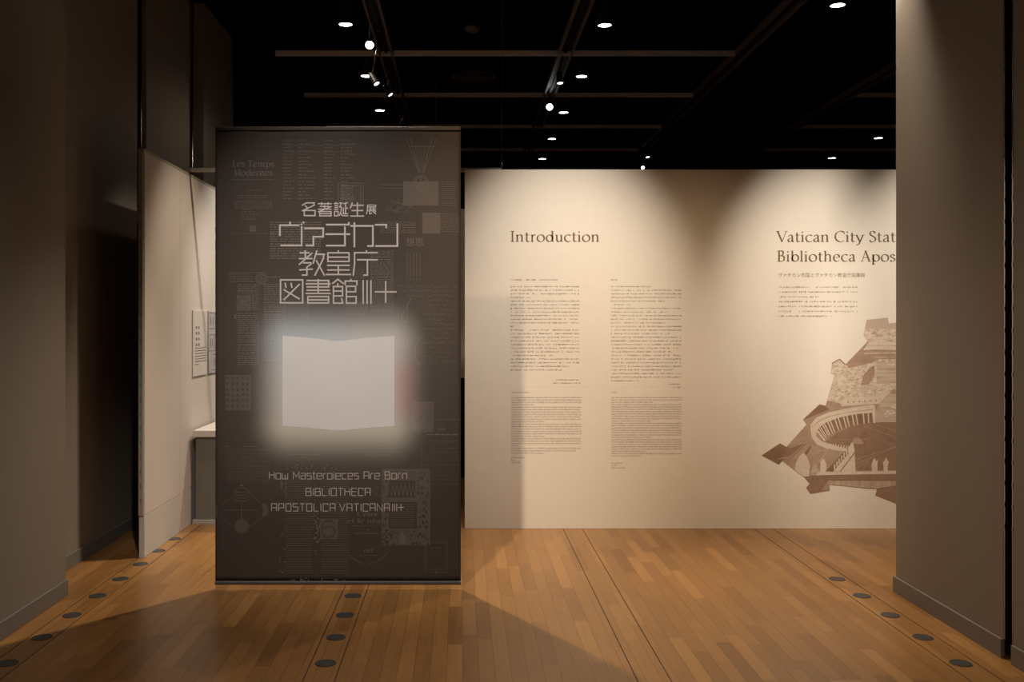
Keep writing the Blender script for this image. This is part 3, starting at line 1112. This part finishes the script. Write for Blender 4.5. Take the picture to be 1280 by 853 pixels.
st(o1, s1, 1.15, [(1040, 122), (1160, 122), (1160, 150), (1040, 150)], [(1040, 122), (1040, 190), (1025, 255)], [(1058, 180), (1165, 180)], [(1085, 152), (1085, 205)],
   [(1130, 152), (1130, 205)], [(1050, 205), (1165, 205)], [(1070, 208), (1070, 250), (1105, 240)], [(1112, 208), (1165, 255)], [(1162, 216), (1130, 235)])
o2, s2 = (340, 272), 90 / 1280
st(o2, s2, 2.1, [(140, 330), (140, 138), (485, 138)], [(322, 75), (322, 138)], [(527, 155), (527, 497), (150, 497)], [(509, 110), (536, 134)], [(546, 77), (574, 101)],
   [(572, 192), (910, 192), (910, 342), (735, 342), (735, 497), (597, 497)])
o3 = (415, 272)
st(o3, s2, 2.1, [(-107, 127), (300, 127), (300, 82)], [(-117, 297), (325, 297)], [(229, 160), (229, 500), (-107, 500)],
   [(327, 150), (727, 150), (727, 508), (625, 508)], [(398, 85), (398, 530)], [(765, 130), (965, 130), (965, 190)], [(1163, 105), (1163, 508), (768, 508)])
o4, s4 = (366, 310), 110 / 1280
st(o4, s4, 1.8, [(100, 72), (245, 72)], [(182, 35), (182, 155)], [(88, 157), (288, 157)], [(285, 72), (90, 245)], [(150, 218), (265, 218), (262, 240), (205, 280), (205, 395), (130, 395)],
   [(92, 322), (290, 308)], [(350, 35), (295, 232)], [(335, 93), (470, 93)], [(450, 93), (445, 155), (318, 405)], [(340, 180), (462, 405)],
   [(662, 35), (662, 72)], bx(510, 72, 818, 197), [(510, 135), (818, 135)], [(497, 255), (830, 255)], [(500, 322), (826, 322)], [(478, 388), (850, 388)], [(662, 255), (662, 388)],
   [(1070, 35), (1070, 70)], [(1235, 70), (898, 70), (898, 240), (878, 405)], [(932, 173), (1235, 173)], [(1085, 173), (1085, 397), (1025, 397)])
o5, s5 = (344, 344), 80 / 1280
st(o5, s5, 1.9, bx(108, 97, 550, 557), [(200, 155), (218, 255)], [(315, 155), (338, 255)], [(490, 180), (170, 500)], [(170, 292), (490, 480)],
   [(625, 110), (1068, 110), (1068, 238), (625, 238)], [(608, 175), (1110, 175)], [(625, 305), (1095, 305)], [(608, 368), (1110, 368)], [(860, 80), (860, 368)],
   bx(655, 432, 1068, 560), [(655, 497), (1068, 497)])
o6 = (410, 344)
st(o6, s2, 1.8, [(75, 155), (175, 75), (280, 155)], [(173, 145), (173, 205)], [(97, 372), (258, 372), (258, 205), (97, 205), (97, 500), (262, 500), (240, 410)], [(97, 285), (258, 285)],
   [(305, 185), (305, 107), (513, 107), (513, 185)], [(407, 70), (407, 107)], [(327, 297), (490, 297), (490, 200), (327, 200), (327, 500), (500, 500), (500, 383), (327, 383)],
   [(625, 92), (625, 515)], [(695, 92), (695, 515)], [(763, 92), (763, 515)], [(833, 298), (1222, 298)], [(1025, 105), (1025, 495)])
cb = lambda x, y: BL(x, y, .0009)
quads = [q for pts, wid in T for q in ribbon(pts, lambda th, w_=wid: w_)]
o = lettering('title', quads, M['title'], fab, cb)
o['label'] = 'pale Japanese title in thin squared lines'
quads = square_quads('How Masterpieces Are Born', 336.6, 508.6, 599.0, 9.0, .85)
quads += square_quads('BIBLIOTHECA', 382.4, 462.8, 619.8, 9.2, .88)
quads += square_quads('APOSTOLICA', 339.4, 419.0, 639.2, 9.2, .85)
quads += square_quads('VATICANA', 424.6, 486.8, 639.2, 9.2, .85)
quads += square_quads('III', 490.4, 496.2, 639.2, 9.2, .85) + square_quads('+', 497.8, 505.6, 639.2, 9.2, .85)
lettering('subtitle', quads, mat('dimmer_title_print', (0.50, 0.43, 0.41), 0.7, spec=0.2), fab, cb)
b = MB()
upper = catmull([(353.3, 420), (375, 421.6), (400, 424.0), (423, 426.6), (446, 424.0), (470, 421.6), (492.8, 420.4)], 5)
lower = catmull([(492.8, 533.3), (470, 534.6), (446, 536.6), (423, 538.6), (400, 536.6), (375, 534.4), (353.3, 533)], 5)
n = len(upper)
for i in range(n - 1):
    u0, u1, l0, l1 = upper[i], upper[i + 1], lower[n - 1 - i], lower[n - 2 - i]
    for k in range(6):
        g = lambda a, c, t: (a[0] + (c[0] - a[0]) * t, a[1] + (c[1] - a[1]) * t)
        b.poly([BL(*g(u0, l0, k / 6), .0007), BL(*g(u1, l1, k / 6), .0007), BL(*g(u1, l1, (k + 1) / 6), .0007), BL(*g(u0, l0, (k + 1) / 6), .0007)])
o = b.build('book_print', M['book'], fab)
o['label'] = 'pale blank open book'

# faint background pages printed on the cloth
P1, P2 = [], []      # finer prints / flat tinted areas
rb = random.Random(11)


def dashes(x0, x1, y, th, gap=.16, word=(2, 7), tgt=None):
    x = x0
    tgt = P1 if tgt is None else tgt
    while x < x1:
        l = min(rb.uniform(*word), x1 - x)
        tgt.append([(x, y - th / 2), (x + l, y - th / 2), (x + l, y + th / 2), (x, y + th / 2)])
        x += l + rb.uniform(.5, 1.6) * (1 + gap)


def block(x0, x1, y0, y1, step, th=.75, rag=0.0, word=(2, 7)):
    y = y0
    while y <= y1:
        dashes(x0 + (rb.uniform(0, rag) * .0), x1 - rb.uniform(0, rag) * (x1 - x0), y, th, word=word)
        y += step


def ln(*pts, wd=.6, tgt=None):
    (P1 if tgt is None else tgt).extend(ribbon(list(pts), lambda th: wd))


def fill(*pts, tgt=None):
    (P2 if tgt is None else tgt).append(list(pts))


def rect(x0, y0, x1, y1):
    fill((x0, y0), (x1, y0), (x1, y1), (x0, y1))


P1 += serif_quads('Les Temps', 290.5, 342.5, 208.6, 8.0, 1.5, -1) + serif_quads('Modernes', 292.5, 340.5, 219.6, 8.0, 1.5, -1)
dashes(290, 343, 224.5, .6)
dashes(310, 326, 238, .6)
block(297, 335, 245, 249, 2.6, .6)
block(293, 340, 251.5, 262, 2.2, .6)
block(302, 328, 262, 274, 3, .55, .5)
dashes(289, 345, 292, .6)
rect(312, 282, 320, 290)
for x0, wd_ in ((354, 14), (373, 22), (405, 14), (426, 20)):
    block(x0, x0 + wd_, 176, 250, 4.25, .8, .75 if wd_ > 15 else .4)
for y in (182, 190):
    dashes(358, 440, y, .5)
for q in ([(423, 229), (454, 229), (454, 262), (423, 262), (423, 229)], [(426, 232), (451, 232), (451, 259), (426, 259), (426, 232)]):
    ln(*q, wd=.6)
block(427, 444, 233, 258, 2.4, .9, .3)
for x in range(429, 451, 4):
    ln((x, 230), (x, 256), wd=.35)
block(337.5, 404, 278, 324, 3.0, 1.3, .04, (2, 10))
# optical diagram
for x0, x1 in ((508, 523), (546, 530), (513, 524), (541, 528)):
    ln((x0, 172), (x1, 215), wd=.5)
for k in range(5):
    ln((519 + k * 4, 183), (524.5 + k * 1.3, 216), wd=.3)
ln((513, 183), (543, 183))
dashes(508, 546, 166.5, .5)
rect(504, 227, 548, 257)
for r in (9.5, 7.5):
    ln(*ring(526.5, 229, r, r), wd=.6)
for k in range(14):
    a = rb.uniform(0, 6.28)
    ln((526.5, 229), (526.5 + 7 * math.cos(a), 229 + 7 * math.sin(a)), wd=.35)
for y in (231, 235.5):
    ln((474, y), (504, y), wd=.5)
block(552, 570, 228, 258, 2.6, .5)
rect(528, 266, 550, 292)
block(530, 574, 268, 291, 2.4, .5)
block(475, 520, 278, 292, 2.2, .7)
for k in range(18):
    ln((480 + rb.uniform(0, 38), 246 + rb.uniform(0, 22)), (482 + rb.uniform(0, 38), 248 + rb.uniform(0, 22)), wd=.3)
for x in range(509, 528, 4):
    ln((x, 315), (x, 346), wd=.5)
    dashes(x - .5, x + .8, 349, .8)
# manuscript page, left
ln((285, 341.5), (330, 340.5), wd=.5)
block(286, 318, 343, 352, 3, .8, .3)
for r in (7, 5):
    ln(*ring(327, 348.5, r, r), wd=.7)
for k in range(9):
    ln((327, 348.5), (327 + 6 * math.cos(k * .7), 348.5 + 6 * math.sin(k * .7)), wd=.4)
dashes(334, 350, 346.5, .9)
block(297, 324, 356, 367, 2.55, .95)
block(315, 324, 369, 389, 2.55, .95)
block(297, 324, 392, 456, 2.55, .95)
block(330, 358, 356, 452, 2.55, .95)
block(360, 387, 378, 402, 2.4, .7)
block(330, 352, 456, 482, 2.8, .5, .5)
rect(296, 369, 313.5, 388.5)
D1 = []
D1 += ribbon(ring(304.5, 378.5, 7.3, 8.2), lambda th: .8)
for sx, sy in ((0, 5), (0, -5), (5, 0), (-5, 0)):
    ln((304.5 + sx - 1.6, 378.5 + sy - 1), (304.5 + sx, 378.5 + sy + 1), (304.5 + sx + 1.6, 378.5 + sy - 1), wd=.8, tgt=D1)
ln((292, 393), (296, 399), wd=.9)
ln((296, 392), (293, 399), wd=.9)
# text block, right
block(463, 492, 314, 390, 2.1, .85)
block(432, 460, 378, 394, 2.1, .85)
block(436, 455, 336, 366, 2.4, .5)
# handwriting and curves, right
for k in range(17):
    y = 358 + k * 5.9
    x = 497 + (k % 3) * 6 + (0 if k < 3 else 32)
    pts = []
    while x < 572 - (k % 4) * 3:
        pts.append((x, y + rb.uniform(-1.5, 1.5)))
        x += rb.uniform(1.2, 2.8)
        if rb.random() < .16 and len(pts) > 2:
            ln(*pts, wd=.42)
            pts = []
            x += 2
    if len(pts) > 2:
        ln(*pts, wd=.42)
ln(*catmull([(514, 372), (508, 385), (503, 393), (503, 400), (509, 405)]), wd=.7)
ln(*catmull([(509, 377), (509, 392), (508, 405)]), wd=.5)
ln((498, 384), (498, 400), wd=.5)
ln(*catmull([(528, 420), (521, 429), (518.5, 440), (520, 449), (525, 456)]), wd=.7)
ln((517, 418), (525, 426), wd=.5)
ln((525, 440), (533, 440), wd=.4)
ln((499, 472), (506, 477), (524, 477), (524, 455), (506, 470), wd=.5)
ln((520, 455), (543, 455), wd=.4)
for r in (6, 11):
    ln(*ring(499, 430, r, r, -70, 70, 12), wd=.4)
# panel of characters at left
rect(281.5, 469, 313.5, 513.5)
for c_ in range(5):
    for r_ in range(6):
        x, y = 284.5 + c_ * 6.3, 473 + r_ * 7
        for k in range(4):
            if rb.random() < .5:
                ln((x - 1.6, y + rb.uniform(-2, 2)), (x + 1.6, y + rb.uniform(-2, 2)), wd=.7, tgt=D1)
            else:
                ln((x + rb.uniform(-1.5, 1.5), y - 2), (x + rb.uniform(-1.5, 1.5), y + 2), wd=.7, tgt=D1)
# inscribed stone at right
rect(515, 502.5, 542, 541)
for k in range(90):
    x, y = rb.uniform(518, 541), rb.uniform(504, 540)
    ln((x, y), (x + rb.uniform(-1, 1), y + rb.uniform(1, 3)), wd=.6, tgt=D1)
ln((517.2, 503), (517.2, 540), wd=.7, tgt=D1)
ln((542, 525), (575, 525), wd=.4)
dashes(548, 557, 537, 1.4)
dashes(533, 574, 543.5, 1.6, word=(4, 9))
for y in (552, 561, 566):
    dashes(538, 572, y, .5)
# lower half
dashes(281, 287, 558.5, .8)
dashes(304, 322, 558.5, .8)
for y in range(9):
    ln((282, 562 + y * 4.7), (338, 562.6 + y * 4.7), wd=.5)
    dashes(284, 337, 564.5 + y * 4.7, .5)
dashes(330, 337, 604, .8)
ln((361, 568.5), (400, 568.5), wd=.6)
dashes(374, 386, 572, .6)
dashes(366, 412, 575, .6)
for y in (557, 561):
    dashes(466, 482, y, .7)
dashes(443, 500, 566, .9)
dashes(457, 488, 569.3, .9)
# diagram of wheels
fill(*ring(302, 658.5, 8.6, 8.6)[:-1])
for k in range(26):
    a = k * 2 * math.pi / 26
    ln((302 + 8.6 * math.cos(a), 658.5 + 8.6 * math.sin(a)), (302 + 10 * math.cos(a), 658.5 + 10 * math.sin(a)), wd=.5)
fill(*([(328, 628.5)] + ring(328, 638, 7.5, 9, 90, -90, 12)))
fill(*([(269.6, 631)] + [(271, 631), (271, 647), (269.6, 647)]))
ln(*ring(302, 618, 10, 8, 180, 360, 12), wd=.7)
for k in range(4):
    ln(*ring(302, 612 + k * 3.6, 9 + k * .6, 4, 15, 165, 12), wd=.6)
ln((300, 607), (304, 607), wd=2)
ln((280, 638), (324, 638), wd=.6)
ln((302, 626), (302, 650), wd=.6)
for pts in ([(296, 617), (276, 632)], [(276, 646), (292, 660)], [(312, 617), (326, 629)], [(327, 648), (312, 659)]):
    for k in range(6):
        (x0, y0), (x1, y1) = pts
        t0, t1 = k / 6, (k + .7) / 6
        ln((x0 + (x1 - x0) * t0, y0 + (y1 - y0) * t0), (x0 + (x1 - x0) * t1, y0 + (y1 - y0) * t1), wd=.8)
# two-column illuminated page
for k in range(42):
    y = 600 + k * 2.85
    ln((356.5, y), (390.5, y), wd=.55)
    if not 648 < y < 675:
        ln((401, y), (435.5, y), wd=.55)
    else:
        ln((424, y), (435.5, y), wd=.55)
for k in range(60):
    x, y = rb.choice(((349, 8), (391, 6)))
    xx, yy = x + rb.uniform(0, y), rb.uniform(590, 722)
    a, r = rb.uniform(0, 6.3), rb.uniform(.6, 1.5)
    P1.append([(xx + r * math.cos(a + j * 1.571), yy + r * .8 * math.sin(a + j * 1.571)) for j in range(4)])
for k in range(90):
    xx, yy = (rb.uniform(364, 432), rb.uniform(723, 727)) if k % 2 else (rb.uniform(356, 432), rb.uniform(580, 588))
    a, r = rb.uniform(0, 6.3), rb.uniform(.5, 1.5)
    P1.append([(xx + r * math.cos(a + j * 1.571), yy + r * .8 * math.sin(a + j * 1.571)) for j in range(4)])
ln((352, 592), (352, 612), wd=1.2)
ln((357, 592), (357, 620), wd=.7)
rect(400, 648.5, 423, 674.5)
for k in range(40):
    xx, yy = rb.uniform(392, 400), rb.uniform(640, 680)
    P1.append([(xx + 1.3 * math.cos(j * 1.571), yy + 1.3 * math.sin(j * 1.571)) for j in range(4)])
D1 += ribbon(catmull([(417, 654.5), (413, 651.5), (406, 653), (402.5, 661), (404.5, 670), (411, 672.5), (417.5, 669), (418.5, 663), (414, 658.5), (408, 659), (405, 662)]), lambda th: 1.3)
for k in range(8):
    ln((410, 665), (410 + 4 * math.cos(k * .785), 665 + 4 * math.sin(k * .785)), wd=.5)
P1 += serif_quads("L'être", 446.5, 472.5, 645.6, 5.6, 1.6, -1) + serif_quads('et le néant', 434, 486, 654.0, 5.6, 1.6, -1)
ln((438, 657.4), (478, 657.4), wd=.5)
ln((458, 662.4), (462, 662.4), wd=.7)
dashes(445, 474, 667, 1.3, word=(1.2, 2.4))
P1 += serif_quads('nrf', 454.5, 467, 691, 5.4, 1.5, -1)
ln((449, 694.4), (472, 694.4), wd=.5)
for k in range(17):
    a = math.radians(148 - k * 7.2)
    x, y = 459.5 + 28 * math.cos(a) , 677 + 28 * math.sin(a) * .98
    if k in (8,):
        continue
    ln((x - 1, y - .9), (x - .2, y + .9), (x + .8, y - .6), wd=.7)
for k in range(11):
    a = math.radians(200 + k * 14)
    x, y = 459.5 + 24 * math.cos(a), 640 + 26 * math.sin(a)
    P1.append([(x - 1, y), (x, y - .8), (x + 1, y), (x, y + .8)])
# ornate title page
fill((477, 586.5), (538, 586.5), (538, 682), (477, 682))
D2 = []
D2.append([(486, 601), (519, 601), (519, 622), (486, 622)])
D2.append([(486, 628), (521, 628), (521, 661), (486, 661)])
for k in range(150):
    if k % 3 == 0:
        x, y = rb.uniform(521, 537), rb.uniform(590, 660)
    elif k % 3 == 1:
        x, y = rb.uniform(479, 536), rb.uniform(664, 681)
    else:
        x, y = rb.uniform(478, 485), rb.uniform(590, 680)
    r = rb.uniform(.5, 1.7)
    D2.append([(x + r * math.cos(j * 1.05 + k), y + r * 1.3 * math.sin(j * 1.05 + k)) for j in range(5)])
for k in range(11):
    ln((488, 631 + k * 2.7), (519, 631 + k * 2.7), wd=.5)
for k in range(6):
    x = 489 + k * 5
    ln((x, 620), (x + 2.4, 603 + abs(k - 3)), (x + 4.6, 620), wd=.9)
for k in range(4):
    ln((486, 590 + k * 2.7), (519, 590 + k * 2.7), wd=.45, tgt=D2)
fill((499, 680), (500, 670), (503, 665), (506, 670), (508, 680), tgt=P1)
for (x0, y0, x1, y1) in ((533, 679, 557, 712), (531, 676, 559, 716)):
    ln((x0, y0), (x1, y0), (x1, y1), (x0, y1), (x0, y0), wd=.45)
dashes(538, 552, 685, .7)
dashes(541, 549, 690, .6)
ln((545, 714), (545, 718), wd=1.2)
for y in (576, 582, 590, 594, 600, 606):
    dashes(528, 574, y, .4)
ln((527, 553), (527, 585), wd=.4)

lettering('faint_print_area', P2, M['banner_tint'], fab, lambda x, y: BL(x, y, .0003))
lettering('dark_ornament_print', D1 + D2, M['banner'], fab, lambda x, y: BL(x, y, .00045))
lettering('faint_page_print', P1, M['banner_print'], fab, lambda x, y: BL(x, y, .0006))
font_text('faint_characters', '想思', 507.5, 529.5, 307.3, lambda x, y: BL(x, y, .0006), M['banner_print'], fab)

# ------------------------------------------------------------------ floor discs in the trench covers
src = None
ORD = ['nearest the camera', 'second from the camera', 'third from the camera', 'fourth from the camera', 'fifth from the camera',
       'sixth from the camera', 'seventh from the camera', 'farthest from the camera']
for side, x, n in (('left', -2.063, 8), ('middle', -0.62, 4), ('right', 2.26, 5)):
    for i in range(n):
        y = 4.405 + 0.364 * i
        if src is None:
            b = MB()
            b.lathe([(0.0, 0.0022), (0.040, 0.0022), (0.041, 0.0014), (0.0425, 0.0014), (0.0435, 0.0024), (0.0475, 0.0024), (0.0485, 0.0003)], 36)
            src = d = b.build('floor_disc', M['disc'])
        else:
            d = src.copy()
            COL.objects.link(d)
        d.location = (x, y, 0.0003)
        place = {'left': 'left row by the white partition', 'middle': 'row in front of the banner', 'right': 'right row by the grey wall'}[side]
        o_ = ORD[i] if i < n - 1 else ORD[7]
        tag(d, 'dark floor disc in the %s, %s' % (place, o_), 'floor disc', 'round discs set in the floor')

# ------------------------------------------------------------------ ceiling fittings
TR = [(-0.775, 'first lighting track from the left, above the banner'), (1.045, 'second lighting track from the left, over the Introduction wall'),
      (2.84, 'third lighting track from the left, right of the Introduction text'), (4.65, 'rightmost lighting track, meeting the grey wall')]
for x, lab in TR:
    t = thing('lighting_track', (x, 7.4, 4.27), 'dark double-edged ' + lab, 'lighting track', 'ceiling lighting tracks')
    for s in (-1, 1):
        b = MB()
        b.box(s * 0.062 - 0.012, s * 0.062 + 0.012, -7.4, 10.4, -0.002, 0.06)
        b.build('flange', M['track'], t, 0.002)
    b = MB()
    b.box(-0.05, 0.05, -7.4, 10.4, 0.035, 0.06)
    b.box(-0.012, 0.012, -7.4, 10.4, 0.012, 0.036)
    b.build('channel', M['dark_metal'], t)


def track_spot(tx, pos, aim, label, kind_r=0.042, glow='lamp_spot'):
    root = thing('track_spotlight', (tx, pos[1], 4.27), label, 'spotlight', 'spotlights on the ceiling tracks')
    o0 = Vector((tx, pos[1], 4.27))
    p = Vector(pos) - o0
    d = (Vector(aim) - Vector(pos)).normalized()
    b = MB()
    b.box(-0.016, 0.016, -0.07, 0.07, -0.03, -0.003)
    b.build('adapter', M['dark_metal'], root, 0.003)
    b = MB()
    back = p - d * 0.09
    b.tube((0, 0, -0.03), (back.x, back.y, back.z), 0.0055, n=10)
    b.build('arm', M['steel'], root, smooth=True)
    b = MB()
    r = kind_r
    b.lathe([(0.0, -0.13), (r * .55, -0.13), (r * .8, -0.11), (r, -0.05), (r * 1.08, 0.0), (r * 1.08, 0.012), (r * .95, 0.012), (r * .92, -0.004)], 24, p, d)
    head = b.build('head', M['dark_metal'], root, smooth=True)
    b = MB()
    b.lathe([(0.0, -0.0015), (r * .92, -0.0035)], 24, p, d)
    b.build('lens', M[glow], head)
    return root


track_spot(-0.775, (-0.775, 8.12, 3.87), (-0.3, 3.0, 1.4), 'brightest spotlight, facing the camera above the banner', 0.036)
track_spot(-0.775, (-0.80, 9.05, 3.78), (0.1, 8.45, 2.3), 'tilted spotlight on a long arm, middle of the left track', 0.030)
track_spot(-0.775, (-0.775, 10.46, 4.01), (0.35, 9.9, 2.3), 'small tilted spotlight just above the banner, beside the left track', 0.030)
track_spot(-0.775, (-0.76, 12.1, 4.0), (-1.8, 13.2, 1.8), 'farthest spotlight on the left track, half hidden by the banner top', 0.03)
track_spot(1.045, (1.045, 10.4, 4.12), (1.2, 9.6, 0.5), 'upper small spotlight on the second track from the left', 0.036)
track_spot(1.045, (1.045, 11.65, 4.14), (0.7, 5.0, 1.6), 'round bright spotlight facing out from the second track', 0.042)
track_spot(2.84, (2.84, 14.9, 4.1), (3.2, 13.6, 1.0), 'upper of two tiny spotlights just above the Introduction wall', 0.03)
track_spot(2.84, (2.84, 15.3, 4.0), (2.6, 10, 1.2), 'lower of two tiny spotlights just above the Introduction wall', 0.03)

dl = None


def downlight(px, v, label, r=0.06):
    global dl
    y = F * 2.745 / v
    x = (px - CX) * y / F
    if dl is None:
        dl = thing('downlight', (0, 0, 0), label, 'downlight')
        b = MB()
        b.lathe([(0.060, 0.0), (0.072, 0.0), (0.072, 0.006), (0.065, 0.02), (0.065, 0.33), (0.0, 0.33)], 28)
        b.build('housing', M['dark_metal'], dl, smooth=False)
        b = MB()
        b.lathe([(0.0, 0.004), (0.060, 0.004)], 28)
        b.build('lamp', M['lamp'], dl)
        o = dl
    else:
        o = copy_tree(dl)
    o.location = (x, y, 4.285)
    tag(o, label, 'downlight', 'round downlights in the black ceiling')


downlight(432, 374, 'round downlight at upper left, nearest of three left of the first track')
downlight(458, 309.5, 'round downlight left of the first track, middle of three')
downlight(475, 266.5, 'round downlight left of the first track, just above the banner')
downlight(756, 373, 'large bright round downlight at top centre, right of the second track')
downlight(727, 309, 'round downlight right of the second track, second from the top')
downlight(704.5, 264, 'round downlight right of the second track, third from the top')
downlight(690, 231, 'round downlight right of the second track, fourth from the top')
downlight(678, 206, 'round downlight above the Introduction wall, lowest in its row')
downlight(1047, 398, 'round downlight at the top right, beside the grey wall')
downlight(1040, 207, 'round downlight just above the wall at right, over the State heading')
downlight(1098, 232, 'small round downlight beside the grey wall edge, above the wall at right')

# round air diffuser, small domes
y = F * 3.05 / 309
d = thing('air_diffuser', ((592 - CX) * y / F, y, 4.612), 'dim round air diffuser in the black ceiling between the first two tracks', 'air diffuser')
for k in range(3):
    b = MB()
    r = 0.07 + k * 0.08
    b.lathe([(r, 0.0), (r + 0.045, -0.03), (r + 0.05, -0.026), (r + 0.006, 0.006)], 32)
    b.build('ring', M['track'], d, smooth=True)
for px, v, lab, cat in ((590, 361, 'small pale dome on the black ceiling, top centre left of the second track', 'ceiling dome'),
                        (588, 211, 'small brown ceiling fitting just above the passage, right of the banner top', 'ceiling fitting')):
    y = F * 3.0 / v
    b = MB()
    b.lathe([(0.085, 0.0), (0.085, -0.012), (0.07, -0.035), (0.035, -0.05), (0.0, -0.052)], 24)
    o = b.build('ceiling_dome' if v > 300 else 'ceiling_fitting', M['track'], None, smooth=True)
    o.location = ((px - CX) * y / F, y, 4.618)
    tag(o, lab, cat)
